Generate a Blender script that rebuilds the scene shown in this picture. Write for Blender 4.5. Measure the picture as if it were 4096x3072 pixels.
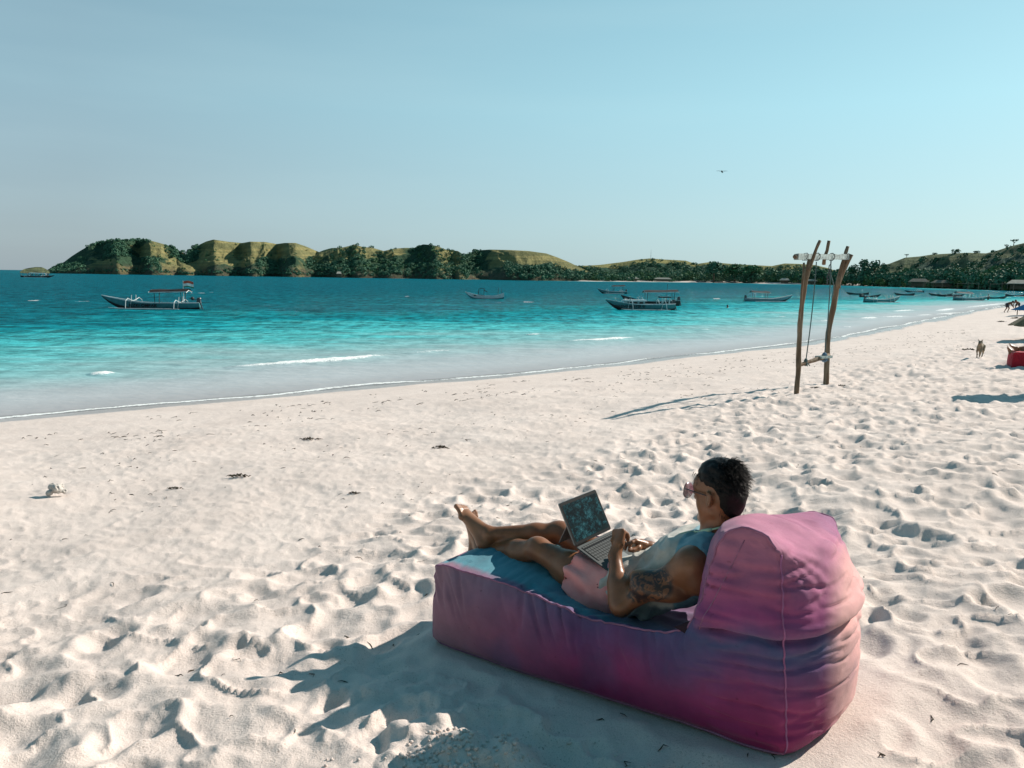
import bpy, math, random
import numpy as np
from mathutils import Matrix, Vector

for _o in list(bpy.data.objects):
    bpy.data.objects.remove(_o)
SC = bpy.context.scene
COL = SC.collection
random.seed(7)
RNG = np.random.default_rng(11)

# ------------------------------------------------------------------ camera
CAM_H = 3.2
PITCH = math.radians(7.937)
ROLL = math.radians(0.8)
cam_data = bpy.data.cameras.new('camera')
cam_data.sensor_width = 36.0
cam_data.lens = 769.0 / 1024.0 * 36.0
cam_data.clip_start = 0.1
cam_data.clip_end = 30000.0
cam = bpy.data.objects.new('camera', cam_data)
COL.objects.link(cam)
fwd = Vector((0, math.cos(PITCH), -math.sin(PITCH)))
rt0 = Vector((1, 0, 0))
up0 = rt0.cross(fwd)
rt = rt0 * math.cos(ROLL) + up0 * math.sin(ROLL)
up = up0 * math.cos(ROLL) - rt0 * math.sin(ROLL)
mw = Matrix(((rt.x, up.x, -fwd.x, 0), (rt.y, up.y, -fwd.y, 0), (rt.z, up.z, -fwd.z, CAM_H), (0, 0, 0, 1)))
cam.matrix_world = mw
SC.camera = cam

# ------------------------------------------------------------------ sky and sun
SUN_TO = Vector((0.875, 0.485, 0.0)).normalized()
SUN_EL = math.radians(33)
world = bpy.data.worlds.new('World')
SC.world = world
world.use_nodes = True
nt = world.node_tree
nt.nodes.clear()
w_out = nt.nodes.new('ShaderNodeOutputWorld')
w_bg = nt.nodes.new('ShaderNodeBackground')
w_sky = nt.nodes.new('ShaderNodeTexSky')
w_sky.sky_type = 'NISHITA'
w_sky.sun_disc = False
w_sky.sun_elevation = SUN_EL
w_sky.sun_rotation = math.atan2(SUN_TO.x, SUN_TO.y)
w_sky.air_density = 1.0
w_sky.dust_density = 1.2
w_sky.ozone_density = 1.0
def wn(t, **kw):
    n = nt.nodes.new(t)
    for k, v in kw.items(): setattr(n, k, v)
    return n
w_tc = wn('ShaderNodeTexCoord')
w_sep = wn('ShaderNodeSeparateXYZ')
nt.links.new(w_tc.outputs['Generated'], w_sep.inputs[0])
w_el = wn('ShaderNodeMath', operation='MAXIMUM'); w_el.inputs[1].default_value = 0.0
nt.links.new(w_sep.outputs['Z'], w_el.inputs[0])
w_grad = wn('ShaderNodeValToRGB')
_e = w_grad.color_ramp.elements
_st = [(0.0, (.400, .560, .610)), (.07, (.395, .600, .660)), (.20, (.355, .640, .725)), (.36, (.260, .520, .620)), (.55, (.040, .270, .370)), (1.0, (.008, .140, .230))]
while len(_e) < len(_st): _e.new(.5)
for _i, (_p, _c) in enumerate(_st):
    _e[_i].position = _p; _e[_i].color = (_c[0], _c[1], _c[2], 1)
nt.links.new(w_el.outputs[0], w_grad.inputs[0])
# brighter and more cyan towards the sun, greyer away from it
w_dot = wn('ShaderNodeVectorMath', operation='DOT_PRODUCT'); w_dot.inputs[1].default_value = (SUN_TO.x, SUN_TO.y, 0)
nt.links.new(w_tc.outputs['Generated'], w_dot.inputs[0])
w_az = wn('ShaderNodeValToRGB')
w_az.color_ramp.elements[0].position = 0.0; w_az.color_ramp.elements[0].color = (.90, .80, .82, 1)
w_az.color_ramp.elements[1].position = 1.0; w_az.color_ramp.elements[1].color = (1.28, 1.36, 1.34, 1)
nt.links.new(w_dot.outputs['Value'], w_az.inputs[0])
w_mul = wn('ShaderNodeMixRGB', blend_type='MULTIPLY'); w_mul.inputs[0].default_value = 1.0
nt.links.new(w_grad.outputs[0], w_mul.inputs[1]); nt.links.new(w_az.outputs[0], w_mul.inputs[2])
w_sc = wn('ShaderNodeMixRGB', blend_type='MULTIPLY'); w_sc.inputs[0].default_value = 1.0
w_sc.inputs[2].default_value = (10, 10, 10, 1)
nt.links.new(w_mul.outputs[0], w_sc.inputs[1])
w_tint = wn('ShaderNodeMixRGB', blend_type='MIX'); w_tint.inputs[0].default_value = 0.80
nt.links.new(w_sky.outputs[0], w_tint.inputs[1]); nt.links.new(w_sc.outputs[0], w_tint.inputs[2])
# faint high cloud veil
w_map = wn('ShaderNodeMapping')
w_map.inputs['Scale'].default_value = (1.1, 1.1, 8.0)
w_map.inputs['Rotation'].default_value = (0, 0.10, 0)
w_no = wn('ShaderNodeTexNoise')
w_no.inputs['Scale'].default_value = 1.6
w_no.inputs['Detail'].default_value = 5
w_no.inputs['Roughness'].default_value = 0.5
w_rmp = wn('ShaderNodeValToRGB')
w_rmp.color_ramp.elements[0].position = 0.47
w_rmp.color_ramp.elements[0].color = (0, 0, 0, 1)
w_rmp.color_ramp.elements[1].position = 0.85
w_rmp.color_ramp.elements[1].color = (0.16, 0.16, 0.16, 1)
w_mix = wn('ShaderNodeMixRGB')
w_mix.inputs[2].default_value = (5.6, 7.6, 8.0, 1)
nt.links.new(w_tc.outputs['Generated'], w_map.inputs[0])
nt.links.new(w_map.outputs[0], w_no.inputs['Vector'])
nt.links.new(w_no.outputs[0], w_rmp.inputs[0])
nt.links.new(w_tint.outputs[0], w_mix.inputs[1])
nt.links.new(w_rmp.outputs[0], w_mix.inputs[0])
nt.links.new(w_mix.outputs[0], w_bg.inputs[0])
nt.links.new(w_bg.outputs[0], w_out.inputs[0])
w_bg.inputs[1].default_value = 0.082

sun_data = bpy.data.lights.new('sun', 'SUN')
sun_data.energy = 5.0
sun_data.angle = math.radians(0.5)
sun_data.color = (1.0, 0.91, 0.81)
sun = bpy.data.objects.new('sun', sun_data)
COL.objects.link(sun)
sdir = Vector((SUN_TO.x * math.cos(SUN_EL), SUN_TO.y * math.cos(SUN_EL), math.sin(SUN_EL)))
sun.rotation_euler = sdir.to_track_quat('Z', 'Y').to_euler()
sun.location = (30, 20, 40)

SC.view_settings.view_transform = 'Standard'
SC.view_settings.look = 'None'
SC.view_settings.gamma = 1.0
SC.view_settings.exposure = 0.34
try:
    SC.view_settings.use_curve_mapping = False
except Exception:
    pass
SC.render.engine = 'CYCLES'
SC.cycles.max_bounces = 6
SC.cycles.transparent_max_bounces = 8

# ------------------------------------------------------------------ helpers
def tag(o, label=None, cat=None, group=None, kind=None):
    if label: o['label'] = label
    if cat: o['category'] = cat
    if group: o['group'] = group
    if kind: o['kind'] = kind
    return o

def link(o, parent=None):
    COL.objects.link(o)
    if parent is not None:
        o.parent = parent
    return o

def empty(name, loc=(0, 0, 0), rz=0.0, matrix=None):
    o = bpy.data.objects.new(name, None)
    o.empty_display_size = 0.2
    COL.objects.link(o)
    if matrix is not None:
        o.matrix_world = matrix
    else:
        o.location = loc
        o.rotation_euler = (0, 0, rz)
    return o

def npmesh(name, V, F, smooth=True):
    """V (n,3) floats, F (m,4) or (m,3) ints -> mesh, fast."""
    me = bpy.data.meshes.new(name)
    V = np.ascontiguousarray(V, dtype=np.float32)
    F = np.ascontiguousarray(F, dtype=np.int32)
    k = F.shape[1]
    me.vertices.add(len(V))
    me.vertices.foreach_set('co', V.ravel())
    me.loops.add(F.size)
    me.loops.foreach_set('vertex_index', F.ravel())
    me.polygons.add(len(F))
    me.polygons.foreach_set('loop_start', np.arange(0, F.size, k, dtype=np.int32))
    me.polygons.foreach_set('loop_total', np.full(len(F), k, dtype=np.int32))
    me.update(calc_edges=True)
    me.validate()
    if smooth:
        me.polygons.foreach_set('use_smooth', np.ones(len(me.polygons), dtype=bool))
    return me

def attr(me, name, vals):
    a = me.attributes.new(name, 'FLOAT', 'POINT')
    a.data.foreach_set('value', np.ascontiguousarray(vals, dtype=np.float32))

def obj(name, me, mat=None, parent=None):
    o = bpy.data.objects.new(name, me)
    if mat is not None and len(me.materials) == 0:
        me.materials.append(mat)
    return link(o, parent)

class MB:
    """collects simple shapes into one mesh"""
    def __init__(s):
        s.v = []; s.f = []
    def add(s, vs, fs):
        n = len(s.v)
        s.v += [tuple(map(float, v)) for v in vs]
        s.f += [tuple(i + n for i in f) for f in fs]
        return s
    def box(s, c, d, R=None, taper=1.0):
        vs = []
        for z in (-.5, .5):
            k = taper if z > 0 else 1.0
            for y in (-.5, .5):
                for x in (-.5, .5):
                    p = Vector((x * d[0] * k, y * d[1] * k, z * d[2]))
                    if R is not None: p = R @ p
                    vs.append((p.x + c[0], p.y + c[1], p.z + c[2]))
        return s.add(vs, [(0, 2, 3, 1), (4, 5, 7, 6), (0, 1, 5, 4), (2, 6, 7, 3), (0, 4, 6, 2), (1, 3, 7, 5)])
    def tube(s, pts, rad, n=8, cap=True):
        pts = [Vector(p) for p in pts]
        if not hasattr(rad, '__len__'): rad = [rad] * len(pts)
        vs = []; prev = None
        for i, p in enumerate(pts):
            t = (pts[min(i + 1, len(pts) - 1)] - pts[max(i - 1, 0)])
            if t.length < 1e-9: t = Vector((0, 0, 1))
            t.normalize()
            if prev is None:
                a = Vector((0, 0, 1)) if abs(t.z) < .9 else Vector((1, 0, 0))
                u = t.cross(a).normalized()
            else:
                u = (prev - t * prev.dot(t))
                if u.length < 1e-6: u = t.orthogonal()
                u.normalize()
            prev = u
            w = t.cross(u)
            for j in range(n):
                an = 2 * math.pi * j / n
                vs.append(p + (u * math.cos(an) + w * math.sin(an)) * rad[i])
        fs = []
        for i in range(len(pts) - 1):
            for j in range(n):
                a = i * n + j; b = i * n + (j + 1) % n
                fs.append((a, b, b + n, a + n))
        if cap:
            fs.append(tuple(reversed(range(n))))
            fs.append(tuple(range((len(pts) - 1) * n, len(pts) * n)))
        return s.add(vs, fs)
    def ball(s, c, r, nu=12, nv=8):
        if not hasattr(r, '__len__'): r = (r, r, r)
        vs = [(c[0], c[1], c[2] - r[2])]
        for i in range(1, nv):
            ph = -math.pi / 2 + math.pi * i / nv
            for j in range(nu):
                th = 2 * math.pi * j / nu
                vs.append((c[0] + r[0] * math.cos(ph) * math.cos(th), c[1] + r[1] * math.cos(ph) * math.sin(th), c[2] + r[2] * math.sin(ph)))
        vs.append((c[0], c[1], c[2] + r[2]))
        fs = []
        for j in range(nu):
            fs.append((0, 1 + (j + 1) % nu, 1 + j))
        for i in range(nv - 2):
            for j in range(nu):
                a = 1 + i * nu + j; b = 1 + i * nu + (j + 1) % nu
                fs.append((a, b, b + nu, a + nu))
        t = len(vs) - 1
        for j in range(nu):
            fs.append((1 + (nv - 2) * nu + j, 1 + (nv - 2) * nu + (j + 1) % nu, t))
        return s.add(vs, fs)
    def mesh(s, name, smooth=False):
        me = bpy.data.meshes.new(name)
        me.from_pydata(s.v, [], s.f)
        me.update()
        if smooth:
            me.polygons.foreach_set('use_smooth', np.ones(len(me.polygons), dtype=bool))
        return me
    def build(s, name, mat, parent=None, smooth=False):
        return obj(name, s.mesh(name, smooth), mat, parent)

# ------------------------------------------------------------------ numpy noise
def _hash(ix, iy, iz, seed):
    h = (ix.astype(np.int64) * 374761393 + iy.astype(np.int64) * 668265263 + iz.astype(np.int64) * 2147483647 * 3 + seed * 974634777) & 0xffffffff
    h = ((h ^ (h >> 13)) * 1274126177) & 0xffffffff
    h = ((h ^ (h >> 16)) * 2246822519) & 0xffffffff
    return ((h >> 8) & 0xffff).astype(np.float32) / 65535.0

def vn2(x, y, seed=0):
    x = np.asarray(x, dtype=np.float64); y = np.asarray(y, dtype=np.float64)
    ix = np.floor(x); iy = np.floor(y)
    fx = (x - ix).astype(np.float32); fy = (y - iy).astype(np.float32)
    fx = fx * fx * fx * (fx * (fx * 6 - 15) + 10); fy = fy * fy * fy * (fy * (fy * 6 - 15) + 10)
    z = np.zeros_like(ix)
    a = _hash(ix, iy, z, seed); b = _hash(ix + 1, iy, z, seed)
    c = _hash(ix, iy + 1, z, seed); d = _hash(ix + 1, iy + 1, z, seed)
    return (a + (b - a) * fx) * (1 - fy) + (c + (d - c) * fx) * fy

def fbm2(x, y, oct=4, seed=0, gain=0.5):
    s = 0; a = 1.0; t = 0
    for i in range(oct):
        s = s + a * vn2(x * 2 ** i + 17.3 * i, y * 2 ** i - 9.1 * i, seed + i)
        t += a; a *= gain
    return s / t - 0.5

def vn3(P, seed=0):
    I = np.floor(P); Fr = (P - I).astype(np.float32)
    Fr = Fr * Fr * (3 - 2 * Fr)
    r = 0
    for dx in (0, 1):
        wx = Fr[..., 0] if dx else 1 - Fr[..., 0]
        for dy in (0, 1):
            wy = Fr[..., 1] if dy else 1 - Fr[..., 1]
            for dz in (0, 1):
                wz = Fr[..., 2] if dz else 1 - Fr[..., 2]
                r = r + wx * wy * wz * _hash(I[..., 0] + dx, I[..., 1] + dy, I[..., 2] + dz, seed)
    return r

def fbm3(P, oct=3, seed=0):
    s = 0; a = 1.0; t = 0
    for i in range(oct):
        s = s + a * vn3(P * 2 ** i + 13.7 * i, seed + i); t += a; a *= .5
    return s / t - .5

def sstep(a, b, x):
    t = np.clip((x - a) / (b - a), 0, 1)
    return t * t * (3 - 2 * t)

# ------------------------------------------------------------------ material helpers
class NT:
    def __init__(s, name):
        s.m = bpy.data.materials.new(name)
        s.m.use_nodes = True
        s.t = s.m.node_tree
        s.b = s.t.nodes['Principled BSDF']
        s.out = s.t.nodes['Material Output']
    def n(s, typ, **kw):
        nd = s.t.nodes.new(typ)
        for k, v in kw.items():
            if k.startswith('_'):
                setattr(nd, k[1:], v)
            else:
                nd.inputs[k.replace('__', ' ')].default_value = v
        return nd
    def l(s, a, b):
        s.t.links.new(a, b)
    def coord(s, kind='Object', scale=(1, 1, 1), rot=(0, 0, 0)):
        tc = s.n('ShaderNodeTexCoord'); mp = s.n('ShaderNodeMapping')
        mp.inputs['Scale'].default_value = scale
        mp.inputs['Rotation'].default_value = rot
        s.l(tc.outputs[kind], mp.inputs[0])
        return mp.outputs[0]
    def noise(s, vec, scale, detail=4, rough=.5, dist=0):
        nd = s.n('ShaderNodeTexNoise', Scale=scale, Detail=detail, Roughness=rough, Distortion=dist)
        if vec is not None: s.l(vec, nd.inputs['Vector'])
        return nd.outputs[0]
    def ramp(s, fac, stops):
        r = s.n('ShaderNodeValToRGB')
        e = r.color_ramp.elements
        while len(e) < len(stops): e.new(.5)
        for i, (p, c) in enumerate(stops):
            e[i].position = p
            e[i].color = (c[0], c[1], c[2], 1) if hasattr(c, '__len__') else (c, c, c, 1)
        s.l(fac, r.inputs[0])
        return r.outputs[0]
    def mix(s, fac, a, b, mode='MIX'):
        m = s.n('ShaderNodeMixRGB', _blend_type=mode)
        for i, v in ((0, fac), (1, a), (2, b)):
            if isinstance(v, (int, float)): m.inputs[i].default_value = v
            elif isinstance(v, tuple): m.inputs[i].default_value = (v[0], v[1], v[2], 1)
            else: s.l(v, m.inputs[i])
        return m.outputs[0]
    def math(s, op, a, b=None, clamp=False):
        m = s.n('ShaderNodeMath', _operation=op, _use_clamp=clamp)
        for i, v in ((0, a), (1, b)):
            if v is None: continue
            if isinstance(v, (int, float)): m.inputs[i].default_value = v
            else: s.l(v, m.inputs[i])
        return m.outputs[0]
    def attr(s, name):
        a = s.n('ShaderNodeAttribute'); a.attribute_name = name
        return a.outputs['Fac']
    def bump(s, h, strength=.3, dist=.01, normal=None):
        b = s.n('ShaderNodeBump', Strength=strength, Distance=dist)
        s.l(h, b.inputs['Height'])
        if normal is not None: s.l(normal, b.inputs['Normal'])
        return b.outputs[0]
    def set(s, **kw):
        for k, v in kw.items():
            i = s.b.inputs[k.replace('__', ' ')]
            if isinstance(v, (int, float)): i.default_value = v
            elif isinstance(v, tuple): i.default_value = (v[0], v[1], v[2], 1)
            else: s.l(v, i)
        return s

def simple(name, col, rough=.6, var=.25, scale=8, bump=.15, metal=0, spec=.4, bdist=.005):
    m = NT(name)
    v = m.coord('Object')
    n = m.noise(v, scale, 5, .6)
    c2 = tuple(x * (1 - var) for x in col); c1 = tuple(min(1, x * (1 + var)) for x in col)
    m.set(Base__Color=m.ramp(n, [(.3, c2), (.7, c1)]), Roughness=rough, Metallic=metal)
    m.b.inputs['Specular IOR Level'].default_value = spec
    if bump: m.set(Normal=m.bump(m.noise(v, scale * 4, 4), bump, bdist))
    return m.m

# ------------------------------------------------------------------ the coast
def chaikin(P, n=2):
    P = np.array(P, float)
    for _ in range(n):
        a = P[:-1] * .75 + P[1:] * .25; b = P[:-1] * .25 + P[1:] * .75
        Q = np.empty((len(a) * 2 + 2, 2)); Q[0] = P[0]; Q[-1] = P[-1]
        Q[1:-1:2] = a; Q[2:-1:2] = b
        P = Q
    return P
COAST_NEAR = [(-160, -40), (-60, -12), (-30, 3), (-16, 12.6), (-11.06, 16.35), (-8.49, 18.4), (-5.2, 21.03), (-3.5, 22.6), (-.84, 24.5), (2.39, 27.3),
              (7.86, 32.9), (14.7, 38.9), (24.2, 51), (37, 68), (53.3, 89.8), (80, 122), (140, 165), (220, 225), (262, 285), (255, 335), (235, 362)]
COAST_FAR = [(238, 400), (262, 490), (262, 605), (225, 730), (185, 800), (120, 755), (40, 700), (-40, 760), (-154, 834), (-270, 900), (-393, 972), (-500, 1010), (-598, 1047), (-650, 1090), (-640, 1200), (-500, 1500)]
COAST = np.vstack([chaikin(COAST_NEAR, 2), chaikin(COAST_FAR, 1)])
LAND = np.vstack([COAST, [(3000, 4000), (9000, 4000), (9000, -4000), (-400, -4000), (-400, -200)]])

def coast_dist(x, y):
    """signed distance to the shoreline, + on land"""
    x = np.asarray(x, float).ravel(); y = np.asarray(y, float).ravel()
    d2 = np.full(x.shape, 1e18)
    for (x0, y0), (x1, y1) in zip(COAST[:-1], COAST[1:]):
        ex, ey = x1 - x0, y1 - y0; L = ex * ex + ey * ey
        t = np.clip(((x - x0) * ex + (y - y0) * ey) / L, 0, 1)
        q = (x - x0 - t * ex) ** 2 + (y - y0 - t * ey) ** 2
        d2 = np.minimum(d2, q)
    ins = np.zeros(x.shape, bool)
    n = len(LAND)
    for i in range(n):
        x0, y0 = LAND[i]; x1, y1 = LAND[(i + 1) % n]
        if y0 == y1: continue
        c = ((y0 > y) != (y1 > y)) & (x < (x1 - x0) * (y - y0) / (y1 - y0) + x0)
        ins ^= c
    return np.where(ins, 1, -1) * np.sqrt(d2)

def base_z(d):
    up = np.where(d < 17, .079 * d, 1.343 + .045 * np.clip(d - 17, 0, 6) + .002 * np.clip(d - 23, 0, 60))
    return np.where(d > 0, up, np.maximum(.07 * d, -2.5 + .0 * d))

# bag frame (used for levelling and pressing the sand too)
BO = Vector((-.3805, 3.7291, 1.34))
_fc = np.array([-.3805, 3.7291, 1.34]); _hc = None

# ------------------------------------------------------------------ sand relief map
MX0, MX1, MY0, MY1, MR = -18.0, 32.0, -2.0, 34.0, .02
def trod(x, y, d):
    # the walked-on sand: its lower edge runs from near the camera at left up to the shore at right
    x = np.asarray(x, float); y = np.asarray(y, float)
    lim = np.interp(x, [-6, -3.6, -2.0, -.7, 1.2, 2.6, 5, 9, 16, 40], [2.8, 3.9, 4.6, 7.2, 9.5, 12.2, 16, 21, 30, 60])
    w = fbm2(x * .35, y * .35, 3, 91) * 1.6
    return (.05 + .95 * (1 - sstep(-1.3, 1.6, y - lim + w * 1.6))) * sstep(3, 7, d)

def relief_map():
    nx = int((MX1 - MX0) / MR); ny = int((MY1 - MY0) / MR)
    H = np.full((ny, nx), .0, np.float32)
    gx = MX0 + np.arange(nx) * MR; gy = MY0 + np.arange(ny) * MR
    N = 30000
    px = RNG.uniform(MX0, MX1, N); py = RNG.uniform(MY0, MY1, N)
    d = coast_dist(px, py)
    keep = d > 4.5
    px, py, d = px[keep], py[keep], d[keep]
    rr = RNG.uniform(.10, .27, len(px)); asp = RNG.uniform(.5, .95, len(px)); an = RNG.uniform(0, math.pi, len(px))
    # most prints follow the shore, as walkers do
    an = np.where(RNG.random(len(px)) < .6, .6 + RNG.normal(0, .35, len(px)), an)
    dep = RNG.uniform(.015, .064, len(px)) * trod(px, py, d)
    dep = dep * (.35 + .65 * (RNG.random(len(px)) < .75))
    for X, Y, r, s, t, h in zip(px, py, rr, asp, an, dep):
        if h < .003: continue
        R = r * 1.55
        i0 = max(0, int((X - R - MX0) / MR)); i1 = min(nx, int((X + R - MX0) / MR) + 1)
        j0 = max(0, int((Y - R - MY0) / MR)); j1 = min(ny, int((Y + R - MY0) / MR) + 1)
        if i1 <= i0 or j1 <= j0: continue
        dx = gx[i0:i1][None, :] - X; dy = gy[j0:j1][:, None] - Y
        c, sn = math.cos(t), math.sin(t)
        u = (dx * c + dy * sn) / r; v = (-dx * sn + dy * c) / (r * s)
        q = u * u + v * v
        pit = np.where(q < 1, -(1 - q) * h, 0) * 1.0
        rim = .28 * h * np.exp(-((np.sqrt(q) - 1.12) / .2) ** 2)
        sub = H[j0:j1, i0:i1]
        # newest print erases part of what lay beneath
        w = np.clip(1.25 - q, 0, 1)
        H[j0:j1, i0:i1] = sub * (1 - .72 * w) + pit + rim
    def blur(A, k):
        for _ in range(k):
            A[1:-1] = (A[:-2] + 2 * A[1:-1] + A[2:]) * .25
            A[:, 1:-1] = (A[:, :-2] + 2 * A[:, 1:-1] + A[:, 2:]) * .25
        return A
    H = blur(H, 1)
    return H
RELIEF = relief_map()

def sample_relief(x, y):
    u = (x - MX0) / MR; v = (y - MY0) / MR
    ny, nx = RELIEF.shape
    ok = (u > 1) & (v > 1) & (u < nx - 2) & (v < ny - 2)
    u = np.clip(u, 1, nx - 2.01); v = np.clip(v, 1, ny - 2.01)
    i = u.astype(int); j = v.astype(int); a = (u - i).astype(np.float32); b = (v - j).astype(np.float32)
    h = (RELIEF[j, i] * (1 - a) + RELIEF[j, i + 1] * a) * (1 - b) + (RELIEF[j + 1, i] * (1 - a) + RELIEF[j + 1, i + 1] * a) * b
    edge = np.minimum.reduce([u / 150, (nx - u) / 150, v / 60, (ny - v) / 150]).clip(0, 1)
    return np.where(ok, h * edge, 0)

# bag ground frame: straight line from the foot corner to the head corner
BAG_F = np.array([-.3805, 3.7291, 1.3400])
BAG_A = np.array([0.7873, -0.6138, 0.0598])
BAG_B = np.array([0.6149, 0.7886, 0.0])

def ground_z(x, y):
    shp = np.shape(x)
    x = np.asarray(x, float).ravel(); y = np.asarray(y, float).ravel()
    d = coast_dist(x, y)
    z = base_z(d)
    amp = (.22 + .78 * trod(x, y, d)) * sstep(1200, 60, np.hypot(x, y))
    rough = sstep(1.5, 7.0, d)
    z = z + sample_relief(x, y)
    r = np.hypot(x, y)
    m = r < 150
    xs, ys = x[m], y[m]
    add = .16 * fbm2(xs * .55, ys * .55, 3, 5) * sstep(2, 9, d[m])
    add += .06 * fbm2(xs * 2.1, ys * 2.1, 3, 9) * amp[m]
    add += .020 * fbm2(xs * 7.5, ys * 7.5, 3, 21) * rough[m]
    rid = 1 - np.abs(fbm2(xs * 2.9 - ys * .6, ys * 4.1 + xs, 2, 137)) * 4
    add += .032 * np.clip(rid, 0, 1) ** 3 * amp[m]
    # lens-shaped wind and water ripples running along the shore
    u_ = xs * .82 + ys * .57; w_ = xs * .57 - ys * .82
    add += .011 * fbm2(u_ * 2.6, w_ * 9.0, 3, 41) * rough[m]
    add += .010 * fbm2(xs * 17, ys * 17, 2, 43) * rough[m] * (ys < 14)
    z[m] += add
    far = ~m
    z[far] += .4 * fbm2(x[far] * .05, y[far] * .05, 3, 4) * sstep(20, 60, d[far])
    # level the sand under the big bag
    rx = x - BAG_F[0]; ry = y - BAG_F[1]
    a = rx * BAG_A[0] + ry * BAG_A[1]; b = rx * BAG_B[0] + ry * BAG_B[1]
    dx = np.maximum(np.maximum(-a, a - 1.9), 0); dy = np.maximum(np.maximum(-b - .02, b - .80), 0)
    w = np.exp(-(np.hypot(dx, dy) / .22) ** 2)
    plane = BAG_F[2] + a * .0598 / .998
    bank = .035 * np.exp(-((np.hypot(dx, dy) - .10) / .07) ** 2)
    z = z * (1 - w) + (plane - .012) * w + bank * (.4 + fbm2(x * 6, y * 6, 2, 3))
    # churned sand in the shade in front of the bag
    c = np.exp(-(((a - .9) / .9) ** 2 + ((b + .62) / .33) ** 2))
    z = z + c * (.20 * fbm2(x * 4.2, y * 4.2, 4, 77, .60) + .03 - .05 * np.clip(1 - 5 * np.abs(fbm2(x * 3 + 4, y * 3, 2, 79)), 0, 1))
    return z.reshape(shp), d.reshape(shp)

def gz(x, y):
    return float(ground_z(np.array([x]), np.array([y]))[0][0])

def polar_grid(r, th):
    R, T = np.meshgrid(r, th, indexing='ij')
    X = R * np.sin(T); Y = R * np.cos(T)
    nr, nt_ = R.shape
    i = np.arange(nr - 1)[:, None] * nt_ + np.arange(nt_ - 1)[None, :]
    F = np.stack([i, i + 1, i + 1 + nt_, i + nt_], -1).reshape(-1, 4)[:, ::-1]
    return X.ravel(), Y.ravel(), F

def rings(a, b, k):
    return a * (1 + k) ** np.arange(int(math.log(b / a) / math.log(1 + k)) + 1)

# ---- sand sheet
r_s = np.concatenate([[.0, .15, .3], rings(.5, 45, .0068), rings(45.5, 9000, .035)])
dense = np.radians(np.linspace(-46, 46, 820))
side = np.radians(np.linspace(46.6, 180, 90))
th_s = np.concatenate([-side[::-1], dense, side])
X, Y, F = polar_grid(r_s, th_s)
Z, D = ground_z(X, Y)
sand_me = npmesh('beach_sand', np.stack([X, Y, Z], 1), F)
wetn = .75 + 2.6 * np.abs(fbm2(X * .16, Y * .16, 2, 8)) + .35 * fbm2(X * 1.0, Y * 1.0, 2, 6)
attr(sand_me, 'wet', 1 - sstep(wetn * .75, wetn * .75 + .35, D))
attr(sand_me, 'inland', sstep(22, 45, D + 14 * fbm2(X * .04, Y * .04, 3, 3)) * sstep(120, 260, np.hypot(X, Y)))
attr(sand_me, 'dry', sstep(4, 10, D))

m = NT('sand')
vo = m.coord('Object')
n1 = m.noise(vo, .9, 6, .6)
n2 = m.noise(vo, 260, 3, .7)
n3 = m.noise(vo, 28, 6, .65)
n4 = m.noise(vo, 95, 4, .6)
n5 = m.ramp(m.noise(vo, 3.2, 4, .6), [(.45, 0.15), (.62, 1.0)])
base = m.ramp(n1, [(.3, (.655, .555, .500)), (.7, (.755, .650, .590))])
grain = m.ramp(n2, [(.30, (.30, .27, .25)), (.48, (1, 1, 1)), (.75, (1.0, 1.0, 1.0))])
base = m.mix(.5, base, grain, 'MULTIPLY')
spk = m.ramp(n4, [(.30, (.42, .36, .31)), (.42, (1, 1, 1))])
base = m.mix(m.math('MULTIPLY', n5, .95), base, spk, 'MULTIPLY')
wet = m.attr('wet')
base = m.mix(wet, base, (.40, .355, .335))
gr = m.ramp(m.noise(vo, .02, 5, .6), [(.35, (.07, .08, .03)), (.65, (.20, .17, .08))])
base = m.mix(m.attr('inland'), base, gr)
rough = m.ramp(wet, [(0, .95), (1, .22)])
m.set(Base__Color=base, Roughness=rough)
m.b.inputs['Specular IOR Level'].default_value = .25
bm = m.math('ADD', m.math('MULTIPLY', n2, .35), m.math('ADD', n3, m.math('MULTIPLY', n4, .6)))
bstr = m.math('MULTIPLY', m.math('SUBTRACT', 1.0, wet), .55)
bn = m.n('ShaderNodeBump', Distance=.012)
m.l(bm, bn.inputs['Height']); m.l(bstr, bn.inputs['Strength'])
m.l(bn.outputs[0], m.b.inputs['Normal'])
SAND = m.m
tag(obj('beach_sand', sand_me, SAND), kind='structure')

# ---- sea sheet
r_w = np.concatenate([rings(11, 42, .0048), rings(42.2, 120, .010), rings(121, 20000, .028)])
th_w = np.concatenate([np.radians(np.linspace(-170, -47, 90)), np.radians(np.linspace(-46.6, 46.6, 760)), np.radians(np.linspace(47.4, 110, 40))])
X, Y, F = polar_grid(r_w, th_w)
D = -coast_dist(X, Y)
Rr = np.hypot(X, Y)
wamp = sstep(.2, 16, D)
# swell runs in towards the beach, direction (0.57,-0.82)
s = X * .57 - Y * .82; tt = X * .82 + Y * .57
Z = .0 + wamp * (.10 * fbm2(s * .55, tt * .14, 3, 2) + .07 * fbm2(s * 1.7 + 3, tt * .5, 3, 12))
Z += .012 * fbm2(X * 3, Y * 3, 2, 4)
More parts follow.
